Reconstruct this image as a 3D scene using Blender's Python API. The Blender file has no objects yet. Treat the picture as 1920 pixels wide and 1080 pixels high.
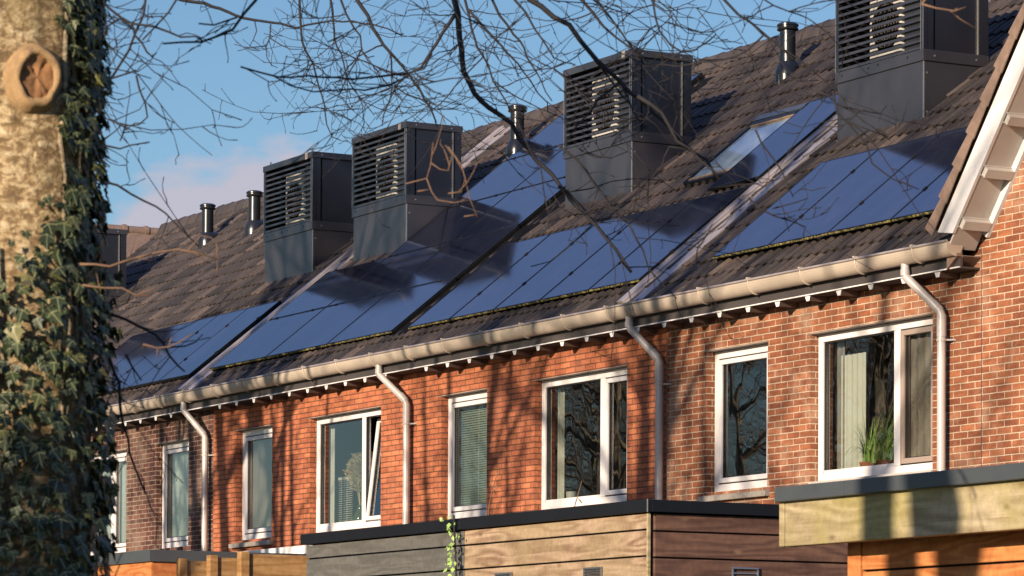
import bpy, math, random
from math import sin, cos, pi, radians, sqrt, atan2
random.seed(7)
SC = bpy.context.scene
COL = SC.collection
# ------------------------------------------------------------------ basics
class MB:
    """collects polygons, then links them as one mesh object"""
    def __init__(s): s.v=[]; s.f=[]; s.m=[]; s.uv=None; s.att=None
    def add(s, vs, fs, m=0):
        o=len(s.v); s.v+=[tuple(p) for p in vs]; s.f+=[tuple(i+o for i in f) for f in fs]; s.m+=[m]*len(fs); return s
    def quad(s,a,b,c,d,m=0): return s.add([a,b,c,d],[(0,1,2,3)],m)
    def box(s,x0,x1,y0,y1,z0,z1,m=0):
        return s.add([(x0,y0,z0),(x1,y0,z0),(x1,y1,z0),(x0,y1,z0),(x0,y0,z1),(x1,y0,z1),(x1,y1,z1),(x0,y1,z1)],
          [(0,3,2,1),(4,5,6,7),(0,1,5,4),(1,2,6,5),(2,3,7,6),(3,0,4,7)],m)
    def hexa(s,P,m=0):
        return s.add(P,[(0,3,2,1),(4,5,6,7),(0,1,5,4),(1,2,6,5),(2,3,7,6),(3,0,4,7)],m)
    def prism(s,poly,axis,a0,a1,m=0):
        """poly = list of 2D points; axis 'x' (y,z), 'y' (x,z)"""
        n=len(poly); mk=(lambda p,a:(a,p[0],p[1])) if axis=='x' else (lambda p,a:(p[0],a,p[1]))
        vs=[mk(p,a0) for p in poly]+[mk(p,a1) for p in poly]
        fs=[tuple(range(n-1,-1,-1)),tuple(range(n,2*n))]+[(i,(i+1)%n,(i+1)%n+n,i+n) for i in range(n)]
        return s.add(vs,fs,m)
    def tube(s,P,R,n=8,m=0,caps=True):
        N=len(P); R=R if isinstance(R,(list,tuple)) else [R]*N
        o=len(s.v); up0=None
        for i,p in enumerate(P):
            a=P[max(i-1,0)]; b=P[min(i+1,N-1)]
            d=[b[k]-a[k] for k in range(3)]; L=sqrt(sum(q*q for q in d)) or 1; d=[q/L for q in d]
            u=up0 or ((0,0,1) if abs(d[2])<.9 else (1,0,0))
            dt=sum(u[k]*d[k] for k in range(3)); u=[u[k]-dt*d[k] for k in range(3)]; l=sqrt(sum(q*q for q in u)) or 1; u=[q/l for q in u]; up0=u
            w=(d[1]*u[2]-d[2]*u[1],d[2]*u[0]-d[0]*u[2],d[0]*u[1]-d[1]*u[0])
            for k in range(n):
                t=2*pi*k/n; s.v.append(tuple(p[j]+R[i]*(cos(t)*u[j]+sin(t)*w[j]) for j in range(3)))
        for i in range(N-1):
            for k in range(n):
                s.f.append((o+i*n+k,o+i*n+(k+1)%n,o+(i+1)*n+(k+1)%n,o+(i+1)*n+k)); s.m.append(m)
        if caps:
            s.f.append(tuple(o+k for k in range(n-1,-1,-1))); s.f.append(tuple(o+(N-1)*n+k for k in range(n))); s.m+=[m,m]
        return s
    def lathe(s,prof,cx=0,cy=0,n=24,m=0):
        o=len(s.v)
        for r,z in prof:
            for k in range(n): t=2*pi*k/n; s.v.append((cx+r*cos(t),cy+r*sin(t),z))
        for i in range(len(prof)-1):
            for k in range(n): s.f.append((o+i*n+k,o+i*n+(k+1)%n,o+(i+1)*n+(k+1)%n,o+(i+1)*n+k)); s.m.append(m)
        s.f.append(tuple(o+(len(prof)-1)*n+k for k in range(n))); s.m.append(m)
        return s
    def build(s,name,mats,parent=None,smooth=False,bevel=0,sharp=None):
        me=bpy.data.meshes.new(name)
        w=wloc(parent)
        me.from_pydata([(a-w[0],b-w[1],c-w[2]) for a,b,c in s.v],[],s.f)
        for m in (mats if isinstance(mats,(list,tuple)) else [mats]): me.materials.append(m)
        me.polygons.foreach_set('material_index',s.m)
        if s.uv:
            l=me.uv_layers.new(name='UVMap'); l.data.foreach_set('uv',[q for uv in s.uv for q in uv])
        if s.att:
            a=me.attributes.new('rnd','FLOAT','POINT'); a.data.foreach_set('value',s.att)
        if smooth:
            me.polygons.foreach_set('use_smooth',[True]*len(me.polygons))
            if sharp: me.set_sharp_from_angle(angle=radians(sharp))
        me.update()
        o=bpy.data.objects.new(name,me); COL.objects.link(o)
        if parent: o.parent=parent
        if bevel:
            b=o.modifiers.new('bevel','BEVEL'); b.width=bevel; b.segments=2; b.limit_method='ANGLE'; b.angle_limit=radians(50)
        return o
WL={}
def wloc(p):
    if p is None: return (0,0,0)
    q=p
    while q.parent is not None: q=q.parent
    return WL.get(q.name,(0,0,0))
def tag(o,label=None,cat=None,group=None,kind=None):
    if label: o['label']=label
    if cat: o['category']=cat
    if group: o['group']=group
    if kind: o['kind']=kind
    return o
def empty(name,loc,label,cat,group=None,local=False):
    o=bpy.data.objects.new(name,None); COL.objects.link(o); o.location=loc; o.empty_display_size=.2
    WL[o.name]=(0,0,0) if local else tuple(loc)
    return tag(o,label,cat,group)
def copy_tree(o,parent=None):
    c=o.copy(); COL.objects.link(c)
    if parent: c.parent=parent
    for ch in list(o.children): copy_tree(ch,c)
    return c
ORD=['first','second','third','fourth','fifth','sixth','seventh','eighth','ninth','tenth','eleventh','twelfth']
# ------------------------------------------------------------------ materials
EX=.59      # the photograph is exposed bright: base colours stay moderate, exposure is raised below
def srgb(r,g,b): return tuple(((c/255)/12.92 if c<=10 else ((c/255+.055)/1.055)**2.4) for c in (r,g,b))+(1,)
class NT:
    def __init__(s,name):
        s.mat=bpy.data.materials.new(name); s.mat.use_nodes=True; s.t=s.mat.node_tree; s.b=s.t.nodes['Principled BSDF']; s.out=s.t.nodes['Material Output']
    def n(s,typ,**kw):
        x=s.t.nodes.new(typ)
        for k,v in kw.items():
            if k.startswith('i_'): x.inputs[int(k[2:]) if k[2:].isdigit() else k[2:].replace('_',' ')].default_value=v
            else: setattr(x,k,v)
        return x
    def l(s,a,b): s.t.links.new(a,b)
    def math(s,op,a,b=None,c=None,clamp=False):
        x=s.n('ShaderNodeMath',operation=op); x.use_clamp=clamp
        for i,q in enumerate((a,b,c)):
            if q is None: continue
            if hasattr(q,'links'): s.l(q,x.inputs[i])
            else: x.inputs[i].default_value=q
        return x.outputs[0]
    def mix(s,fac,a,b,blend='MIX'):
        x=s.n('ShaderNodeMix',data_type='RGBA',blend_type=blend)
        for i,q in ((0,fac),(6,a),(7,b)):
            if hasattr(q,'links'): s.l(q,x.inputs[i])
            else: x.inputs[i].default_value=q
        return x.outputs[2]
    def ramp(s,fac,stops,interp='LINEAR'):
        x=s.n('ShaderNodeValToRGB'); x.color_ramp.interpolation=interp
        e=x.color_ramp.elements
        while len(e)<len(stops): e.new(.5)
        for k,(p,c) in enumerate(stops): e[k].position=p; e[k].color=c if len(c)==4 else tuple(c)+(1,)
        s.l(fac,x.inputs[0]); return x.outputs[0]
    def noise(s,vec,scale,detail=4,rough=.55,dist=0):
        x=s.n('ShaderNodeTexNoise'); x.inputs['Scale'].default_value=scale; x.inputs['Detail'].default_value=detail; x.inputs['Roughness'].default_value=rough; x.inputs['Distortion'].default_value=dist
        if vec: s.l(vec,x.inputs['Vector'])
        return x.outputs[0]
    def pos(s): return s.n('ShaderNodeNewGeometry').outputs['Position']
    def obj(s): return s.n('ShaderNodeTexCoord').outputs['Object']
    def map(s,vec,scale=(1,1,1),loc=(0,0,0),rot=(0,0,0)):
        x=s.n('ShaderNodeMapping'); x.inputs['Scale'].default_value=scale; x.inputs['Location'].default_value=loc; x.inputs['Rotation'].default_value=rot; s.l(vec,x.inputs['Vector']); return x.outputs[0]
    def bump(s,h,strength=.5,dist=.01):
        x=s.n('ShaderNodeBump'); x.inputs['Strength'].default_value=strength; x.inputs['Distance'].default_value=dist; s.l(h,x.inputs['Height']); s.l(x.outputs[0],s.b.inputs['Normal'])
    def set(s,**kw):
        for k,v in kw.items(): s.b.inputs[k.replace('_',' ')].default_value=v
        return s
def g(v): return (v,v,v,1)
def simple(name,col,rough=.5,metal=0,spec=.5,var=.12,scale=6,bump=0,stretch=(1,1,1),world=True):
    t=NT(name); v=t.pos() if world else t.obj(); v=t.map(v,stretch)
    nz=t.noise(v,scale,5,.6)
    c=t.mix(1.0,tuple(q*EX for q in col[:3])+(1,),t.ramp(nz,[(.25,g(1-var)),(.75,g(1+var))]),'MULTIPLY'); t.l(c,t.b.inputs['Base Color'])
    t.set(Roughness=rough,Metallic=metal); t.b.inputs['Specular IOR Level'].default_value=spec
    rr=t.n('ShaderNodeMapRange'); rr.inputs[3].default_value=max(rough-.08,.02); rr.inputs[4].default_value=min(rough+.1,1); t.l(t.noise(v,scale*2.3,3),rr.inputs[0]); t.l(rr.outputs[0],t.b.inputs['Roughness'])
    if bump: t.bump(t.noise(v,scale*6,4),bump,.004)
    return t.mat
def brick(name,c1,c2,mortar,dark=.5):
    t=NT(name); P=t.pos(); sp=t.n('ShaderNodeSeparateXYZ'); t.l(P,sp.inputs[0])
    gn=t.n('ShaderNodeNewGeometry'); sn=t.n('ShaderNodeSeparateXYZ'); t.l(gn.outputs['True Normal'],sn.inputs[0])
    side=t.math('GREATER_THAN',t.math('ABSOLUTE',sn.outputs[0]),.5)
    h=t.math('ADD',t.math('MULTIPLY',sp.outputs[0],t.math('SUBTRACT',1,side)),t.math('MULTIPLY',sp.outputs[1],side))
    cb=t.n('ShaderNodeCombineXYZ'); 
    wob=t.noise(P,9,2); 
    t.l(t.math('ADD',h,t.math('MULTIPLY',wob,.004)),cb.inputs[0]); t.l(t.math('ADD',sp.outputs[2],t.math('MULTIPLY',t.noise(P,14,2),.006)),cb.inputs[1])
    def bt(mort,size,smooth,a,b):
        x=t.n('ShaderNodeTexBrick'); x.offset=.5
        for k,v in (('Color1',a),('Color2',b),('Mortar',mort),('Scale',1.),('Mortar Size',size),('Mortar Smooth',smooth),('Bias',0.),('Brick Width',.22),('Row Height',.0625)): x.inputs[k].default_value=v
        t.l(cb.outputs[0],x.inputs['Vector']); return x
    x=bt(mortar,.0062,.2,c1,c2)
    y=bt(g(1),.0055,.2,g(.45),g(1.35))
    # second lattice with other seed-like shift for extra variety per brick
    col=t.mix(1.0,x.outputs[0],t.mix(.45,g(1),t.ramp(t.noise(t.map(cb.outputs[0],(4.5,16,1)),1.0,0),[(.3,g(dark)),(.7,g(1.3))])),'MULTIPLY')
    col=t.mix(1.0,col,t.ramp(t.noise(P,55,5,.7),[(.3,g(.72)),(.7,g(1.22))]),'MULTIPLY')
    col=t.mix(t.math('MULTIPLY',t.ramp(t.noise(P,2.1,4,.6),[(.5,g(0)),(.72,g(1))]),.30),col,tuple(min(1,c*1.5+.02) for c in mortar[:3])+(1,))
    col=t.mix(1.0,col,t.ramp(t.noise(t.map(P,(1.6,1,.45)),1.3,5,.6),[(.32,g(.72)),(.6,g(1.08))]),'MULTIPLY'); col=t.mix(1.0,col,g(EX*1.2),'MULTIPLY'); t.l(col,t.b.inputs['Base Color']); t.set(Roughness=.85); t.b.inputs['Specular IOR Level'].default_value=.25
    hgt=t.math('ADD',t.math('SUBTRACT',1,x.outputs[1]),t.math('MULTIPLY',t.noise(P,70,4),.3))
    t.bump(hgt,.9,.012)
    return t.mat
def wood(name,c1,c2,axis='x',rough=.65,scale=1,knot=(.1,.05,.02),algae=None,kd=.6):
    t=NT(name); P=t.pos(); st={'x':(.45,8,8),'y':(8,.45,8)}[axis]
    v=t.map(P,tuple(q*scale for q in st))
    sp=t.n('ShaderNodeSeparateXYZ'); t.l(P,sp.inputs[0]); al=sp.outputs[0 if axis=='x' else 1]; z=sp.outputs[2]
    cb=t.n('ShaderNodeCombineXYZ'); t.l(t.math('MULTIPLY',al,.55*scale),cb.inputs[0]); t.l(t.math('MULTIPLY',z,3.2*scale),cb.inputs[2])
    board=t.math('MULTIPLY',t.math('FLOOR',t.math('DIVIDE',t.math('ADD',z,.0685),.1525)),7.31); t.l(board,cb.inputs[1])
    nn=t.noise(cb.outputs[0],2.0,2,.5); 
    gr=t.math('SINE',t.math('MULTIPLY',t.math('ADD',t.math('MULTIPLY',z,9.),t.math('MULTIPLY',nn,7.)),6.283)); gr=t.math('ADD',t.math('MULTIPLY',gr,.5),.5)
    fb=t.noise(t.map(P,{'x':(3,3,140),'y':(3,3,140)}[axis]),1.0,3,.6); big=t.noise(t.map(P,{'x':(1.1,1,5),'y':(1,1.1,5)}[axis]),1.4,4,.6)
    f=t.math('ADD',t.math('ADD',t.math('MULTIPLY',gr,.26),t.math('MULTIPLY',fb,.28)),t.math('MULTIPLY',big,.46))
    c=t.ramp(f,[(.33,c1),(.52,tuple(.5*(a+b) for a,b in zip(c1,c2))),(.68,c2)])
    vo=t.n('ShaderNodeTexVoronoi'); vo.inputs['Scale'].default_value=1; t.l(t.map(P,{'x':(4.2,0,8.5),'y':(0,4.2,8.5)}[axis]),vo.inputs['Vector'])
    kf=t.ramp(vo.outputs['Distance'],[(.05,g(1)),(.10,g(.45)),(.17,g(0))]); c=t.mix(t.math('MULTIPLY',kf,kd),c,knot+(1,))
    if algae: c=t.mix(t.ramp(t.noise(P,1.6,5,.6),[(.42,g(0)),(.62,g(.8))]),c,algae)
    c=t.mix(1.0,c,t.ramp(t.noise(P,28,5,.7),[(.3,g(.8*EX)),(.7,g(1.15*EX))]),'MULTIPLY')
    t.l(c,t.b.inputs['Base Color']); t.set(Roughness=rough); t.b.inputs['Specular IOR Level'].default_value=.3
    t.bump(f,.2,.004); return t.mat
M={}
M['brick_orange']=brick('brick_orange',(.60,.20,.09,1),(.45,.135,.065,1),(.17,.075,.045,1),.6)  # dark mortar colour also holds the shade of the recessed joints
M['brick_brown']=brick('brick_brown',(.37,.135,.062,1),(.24,.078,.038,1),(.60,.45,.32,1),.5)
M['brick_dark']=brick('brick_dark',(.155,.06,.042,1),(.085,.035,.03,1),(.40,.30,.22,1),.5)
def tile_mat():
    t=NT('concrete_roof_tile'); P=t.pos(); a=t.n('ShaderNodeAttribute',attribute_name='rnd')
    c=t.ramp(a.outputs['Fac'],[(0,(.020,.017,.016,1)),(.4,(.056,.044,.039,1)),(.75,(.105,.078,.066,1)),(1,(.18,.13,.105,1))])
    c=t.mix(1.0,c,t.ramp(t.noise(P,22,6,.7),[(.3,g(.62)),(.7,g(1.3))]),'MULTIPLY')
    c=t.mix(t.ramp(t.noise(P,.9,4,.6),[(.35,g(0)),(.7,g(.35))]),c,(.19,.14,.11,1))
    c=t.mix(1.0,c,g(.47),'MULTIPLY'); li=t.ramp(t.noise(P,34,3,.6),[(.66,g(0)),(.74,g(.75))]); li=t.math('MULTIPLY',li,t.ramp(t.noise(P,2.5,3),[(.42,g(0)),(.6,g(1))]))
    c=t.mix(li,c,(.33,.29,.13,1))
    t.l(c,t.b.inputs['Base Color']); t.set(Roughness=.62); t.bump(t.noise(P,90,4,.7),.5,.005); t.b.inputs['Specular IOR Level'].default_value=.45
    return t.mat
M['tile']=tile_mat()
M['verge_tile']=simple('verge_tile',(.27,.18,.135),.6,var=.25,scale=14,bump=.3)
M['flashing']=simple('verge_flashing',(.52,.45,.43),.38,metal=.25,var=.18,scale=9,stretch=(1,.4,.4))
M['moss']=simple('moss_end',(.30,.25,.08),.9,var=.6,scale=40,bump=.8)
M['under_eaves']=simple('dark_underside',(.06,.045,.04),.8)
M['white']=simple('white_paint',(1.0,.97,.95),.42,var=.05,scale=5)
M['soffit']=simple('soffit_paint',(.66,.60,.54),.55,var=.06,scale=4)
M['gutter']=simple('zinc_gutter',(.70,.58,.46),.42,metal=.15,var=.16,scale=3.5,stretch=(.6,1,1))
M['fascia']=simple('fascia_board',(.075,.062,.060),.6,var=.15,scale=4,stretch=(.3,1,1))
M['pipe']=simple('downpipe',(.62,.56,.52),.33,var=.06,scale=3)
M['frame']=simple('window_frame',(.98,.92,.90),.32,var=.04,scale=7)
M['sash']=simple('window_sash',(.92,.87,.86),.32,var=.04,scale=7)
M['brownsash']=simple('beige_sash',(.44,.34,.28),.4,var=.05)
M['gasket']=simple('gasket',(.015,.015,.017),.5)
M['sill']=simple('concrete_sill',(.42,.37,.32),.8,var=.3,scale=20,bump=.4)
M['lead']=simple('lintel_lip',(.05,.045,.05),.5)
def glass():
    t=NT('window_glass'); t.t.nodes.remove(t.b)
    tr=t.n('ShaderNodeBsdfTransparent'); tr.inputs[0].default_value=(.78,.82,.80,1)
    gl=t.n('ShaderNodeBsdfGlossy'); gl.inputs['Roughness'].default_value=.006
    fr=t.n('ShaderNodeFresnel'); fr.inputs[0].default_value=1.52
    bp=t.n('ShaderNodeBump'); bp.inputs['Strength'].default_value=.03; bp.inputs['Distance'].default_value=.02; t.l(t.noise(t.map(t.pos(),(1,1,.5)),2.3,2),bp.inputs['Height']); t.l(bp.outputs[0],gl.inputs['Normal'])
    mx=t.n('ShaderNodeMixShader'); t.l(t.math('MULTIPLY',fr.outputs[0],2.8,clamp=True),mx.inputs[0]); t.l(tr.outputs[0],mx.inputs[1]); t.l(gl.outputs[0],mx.inputs[2]); t.l(mx.outputs[0],t.out.inputs[0]); return t.mat
M['glass']=glass()
def panel_mat():
    t=NT('photovoltaic_glass'); O=t.obj(); sp=t.n('ShaderNodeSeparateXYZ'); t.l(O,sp.inputs[0])
    fx=t.math('PINGPONG',sp.outputs[0],.0425); fy=t.math('PINGPONG',sp.outputs[1],.0425)
    ln=t.math('LESS_THAN',t.math('MINIMUM',fx,fy),.0012)
    c=t.mix(ln,(.002,.0025,.009,1),(.02,.024,.045,1)); c=t.mix(t.ramp(t.noise(t.map(t.pos(),(2.2,.5,.5)),1.6,5,.65,.8),[(.45,g(0)),(.75,g(.55))]),c,(.014,.015,.026,1)); c=t.mix(t.math('MULTIPLY',t.ramp(t.noise(t.pos(),3,5,.7),[(.45,g(0)),(.8,g(1))]),.10),c,(.10,.09,.08,1))
    t.l(c,t.b.inputs['Base Color']); t.set(IOR=2.9); r=t.n('ShaderNodeMapRange'); r.inputs[3].default_value=.035; r.inputs[4].default_value=.11; t.l(t.noise(t.pos(),1.3,3),r.inputs[0]); t.l(r.outputs[0],t.b.inputs['Roughness'])
    return t.mat
M['pv']=panel_mat()
M['pvframe']=simple('panel_frame',(.012,.013,.016),.4,metal=.3)
def lichen_mat():
    t=NT('lichen_on_frame'); P=t.pos(); c=t.mix(t.ramp(t.noise(P,30,4,.7),[(.45,g(0)),(.6,g(1))]),(.022,.02,.012,1),(.24,.20,.045,1)); t.l(c,t.b.inputs['Base Color']); t.set(Roughness=.9); return t.mat
M['lichen']=lichen_mat()
M['clampm']=simple('clamp',(.02,.02,.022),.5)
M['alu']=simple('bright_metal',(.75,.72,.68),.25,metal=.8)
def casing(name,col,rough):
    t=NT(name); P=t.obj(); c=t.mix(1.0,col,t.ramp(t.noise(t.map(P,(1.4,1.4,.5)),1.7,4,.55),[(.3,g(.85)),(.7,g(1.16))]),'MULTIPLY'); t.l(c,t.b.inputs['Base Color'])
    r=t.n('ShaderNodeMapRange'); r.inputs[3].default_value=rough-.05; r.inputs[4].default_value=rough+.12; t.l(t.noise(P,3,4),r.inputs[0]); t.l(r.outputs[0],t.b.inputs['Roughness']); t.bump(t.noise(P,.9,2),.12,.03); t.set(IOR=1.75); return t.mat
M['casing']=casing('anthracite_sheet',(.026,.024,.028,1),.30)
M['casing_dark']=casing('anthracite_sheet_shaded',(.009,.009,.012,1),.32)  # darker copy of the sheet, shade of the housing sides in its colour
M['pipe_black']=simple('black_pvc',(.016,.017,.02),.24,var=.1)
M['fan_white']=simple('fan_unit_white',(.66,.64,.60),.4)
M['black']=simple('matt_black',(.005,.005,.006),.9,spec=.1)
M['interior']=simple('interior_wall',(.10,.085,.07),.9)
M['curtain']=simple('curtain_cloth',(.72,.70,.60),.9,var=.08,scale=3)
M['net']=simple('net_curtain',(.62,.66,.62),.9,var=.15,scale=5,stretch=(1,1,4))
M['taupe']=simple('taupe_curtain',(.30,.25,.21),.9,var=.3,scale=2,stretch=(3,1,1))
M['blind']=simple('blind_slats',(.42,.50,.40),.55,var=.1)
M['leafgreen']=simple('grass_leaf',(.34,.52,.12),.5,var=.4,scale=12)
M['terracotta']=simple('terracotta',(.42,.14,.06),.8)
M['pampas']=simple('pampas_plume',(.62,.50,.28),.95,var=.2,scale=30)
M['vase']=simple('green_glass_vase',(.06,.09,.03),.12)
M['cream']=simple('candle_cream',(.75,.72,.66),.6)
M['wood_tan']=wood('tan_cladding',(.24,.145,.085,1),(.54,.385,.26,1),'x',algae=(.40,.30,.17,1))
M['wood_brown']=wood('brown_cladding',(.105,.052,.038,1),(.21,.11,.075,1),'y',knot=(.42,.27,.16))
M['wood_beam']=wood('greenish_beam',(.33,.25,.14,1),(.60,.49,.31,1),'x',scale=.8,algae=(.42,.36,.12,1))
M['wood_orange']=wood('orange_cladding',(.52,.16,.045,1),(.74,.30,.10,1),'x')
M['wood_orange_y']=wood('orange_cladding_side',(.52,.15,.045,1),(.66,.24,.08,1),'y')
M['wood_fence']=wood('fence_board',(.36,.18,.06,1),(.56,.32,.13,1),'y')
M['paint_grey']=wood('grey_painted_board',(.115,.11,.10,1),(.165,.16,.145,1),'x',knot=(.09,.085,.08),kd=.3)
M['trim_black']=simple('black_roof_trim',(.008,.010,.015),.6,spec=.2)
M['trim_grey']=simple('grey_roof_trim',(.075,.085,.095),.4,var=.1)
M['steel']=simple('steel_grille',(.55,.56,.6),.22,metal=.9)
def bark(name,c1,c2,c3):
    t=NT(name); P=t.pos(); a=t.noise(t.map(P,(6,6,9)),5.0,6,.7,.4); b=t.noise(t.map(P,(14,14,34)),1.6,4,.6)
    vo=t.n('ShaderNodeTexVoronoi',feature='DISTANCE_TO_EDGE'); vo.inputs['Scale'].default_value=1; t.l(t.map(P,(26,26,9)),vo.inputs['Vector']); c=t.ramp(a,[(.34,tuple(q*.7 for q in c1[:3])+(1,)),(.46,c1),(.54,c2),(.66,c3)]); c=t.mix(t.math('MULTIPLY',t.ramp(vo.outputs['Distance'],[(.0,g(1)),(.05,g(0))]),t.ramp(t.noise(P,7,3),[(.45,g(0)),(.6,g(.8))])),c,(.10,.06,.03,1)); c=t.mix(t.ramp(b,[(.55,g(0)),(.68,g(.5))]),c,tuple(q*.45 for q in c1[:3])+(1,))
    c=t.mix(t.ramp(t.noise(P,4,4,.7),[(.55,g(0)),(.7,g(.4))]),c,(.25,.19,.07,1)); c=t.mix(1.0,c,t.ramp(t.noise(t.map(P,(1,1,.6)),3.2,4,.6),[(.35,g(.5)),(.62,g(.95))]),'MULTIPLY')
    t.l(c,t.b.inputs['Base Color']); t.set(Roughness=.9); t.bump(t.math('ADD',t.math('ADD',a,t.math('MULTIPLY',b,.5)),t.math('MULTIPLY',t.noise(P,60,5,.7),.35)),1.0,.012); return t.mat
M['bark']=bark('smooth_bark',(.20,.125,.055,1),(.40,.29,.15,1),(.55,.45,.29,1))
M['bark_far']=bark('grey_bark',(.18,.14,.09,1),(.30,.24,.16,1),(.42,.34,.24,1))
M['block_side']=simple('eaves_block_shaded_side',(.11,.065,.05),.7)  # body of the white eaves blocks, shade on their sides put into the colour
M['twig']=simple('twig_bark_silhouette',(.013,.009,.012),.8,var=.4,scale=20)  # near-black copy: silhouette of the overhead branches put into the colour
M['twig_lit']=simple('twig_bark_sunlit',(.22,.12,.065),.8,var=.5,scale=12)  # sunlit copy of the twig bark, light put into the colour
M['collar']=simple('healed_collar',(.40,.25,.115),.9,var=.45,scale=26,bump=.6)
M['cutwood']=simple('cut_wood',(.34,.16,.06),.9,var=.6,scale=18,bump=.5)
def ivy_mat():
    t=NT('ivy_leaf'); uv=t.n('ShaderNodeUVMap').outputs[0]; sp=t.n('ShaderNodeSeparateXYZ'); t.l(uv,sp.inputs[0])
    an=t.math('ARCTAN2',sp.outputs[0],sp.outputs[1]); r=t.math('SQRT',t.math('ADD',t.math('POWER',sp.outputs[0],2),t.math('POWER',sp.outputs[1],2)))
    v=t.math('ABSOLUTE',t.math('SINE',t.math('MULTIPLY',an,2.6))); d=t.math('MULTIPLY',v,r); vein=t.ramp(d,[(.015,g(1)),(.09,g(0))])
    ob=t.n('ShaderNodeAttribute',attribute_name='rnd')
    c=t.ramp(ob.outputs['Fac'],[(0,(.012,.020,.012,1)),(.40,(.030,.042,.016,1)),(.7,(.085,.085,.030,1)),(.88,(.20,.17,.06,1)),(1,(.26,.14,.055,1))])
    c=t.mix(1.0,c,t.ramp(t.noise(t.pos(),45,4,.6),[(.3,g(.7)),(.7,g(1.25))]),'MULTIPLY'); c=t.mix(t.math('MULTIPLY',vein,.65),c,(.28,.28,.14,1))
    t.l(c,t.b.inputs['Base Color']); t.set(Roughness=.5); t.b.inputs['Specular IOR Level'].default_value=.3; return t.mat
M['ivy']=ivy_mat()
M['grass']=simple('lawn',(.06,.085,.025),.95,var=.5,scale=3,bump=.6)
M['paving']=simple('paving',(.22,.20,.18),.9,var=.2)
# ------------------------------------------------------------------ row of houses
YF=18.86; ZR=5.923; TAN=.807; TH=math.atan(TAN); YW=YF+.085; RIDGE=23.6
def rz(y,h=0): return ZR+(y-YF)*TAN+h*sqrt(1+TAN*TAN)
def onroof(x,y,h):                      # point h above the tile plane, y measured along the plane
    return (x, y-h*sin(TH), ZR+(y-YF)*TAN+h*cos(TH))
ZT=5.226; ZB=3.813
def wall_with_holes(mb,x0,x1,z0,z1,holes,th=.12):
    xs=sorted({x0,x1}|{q for h in holes for q in h[:2]}); zs=sorted({z0,z1}|{q for h in holes for q in h[2:4]})
    for i in range(len(xs)-1):
        for j in range(len(zs)-1):
            a,b,c,d=xs[i],xs[i+1],zs[j],zs[j+1]; mx,mz=(a+b)/2,(c+d)/2
            if any(h[0]<mx<h[1] and h[2]<mz<h[3] for h in holes): continue
            mb.quad((a,YF,c),(b,YF,c),(b,YF,d),(a,YF,d))
    for a,b,c,d in [h[:4] for h in holes]:
        y1=YF+th
        mb.quad((a,YF,c),(a,YF,d),(a,y1,d),(a,y1,c)); mb.quad((b,YF,d),(b,YF,c),(b,y1,c),(b,y1,d))
        mb.quad((a,YF,d),(b,YF,d),(b,y1,d),(a,y1,d)); mb.quad((a,YF,c),(a,y1,c),(b,y1,c),(b,YF,c))
def tile_roof(mb,x0,x1,ya,yb,rnd):
    """interlocking double-roll concrete tiles, one course at a time, real relief"""
    W=.31; E=.335*cos(TH); n=int((yb-ya)/E+.999)
    prof=[(0,.0),(.040,.002),(.046,.030),(.060,.046),(.082,.054),(.104,.048),(.116,.024),(.100,-.02),(.150,-.03),(.153,.004),(.195,.004),(.201,.030),(.215,.044),(.238,.049),(.258,.042),(.270,.022),(.254,-.02),(.300,-.03),(.303,.0),(.31,0)]
    k0=int(math.floor(x0/W)); k1=int(math.ceil(x1/W))
    att=mb.att
    for j in range(n):
        y0=ya+j*E; y1=min(y0+E*1.04,yb)
        for k in range(k0,k1):
            dx=rnd.uniform(-.003,.003); dh=rnd.uniform(-.004,.005); r=min(1,max(0,rnd.gauss(.45,.28)))
            pts=[(k*W+p[0]+dx,p[1]) for p in prof if x0-.001<=k*W+p[0]<=x1+.001]
            if len(pts)<2: continue
            o=len(mb.v); m=len(pts)
            for x,h in pts: mb.v.append(onroof(x,y0,h+.026+dh))
            for x,h in pts: mb.v.append(onroof(x,y1,h+.004+dh))
            for x,h in pts: mb.v.append(onroof(x,y0+.004,h*.6-.006))
            att+= [r]*(3*m)
            for i in range(m-1):
                mb.f.append((o+i,o+i+1,o+m+i+1,o+m+i)); mb.m.append(0)
                mb.f.append((o+2*m+i,o+2*m+i+1,o+i+1,o+i)); mb.m.append(0)
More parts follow.
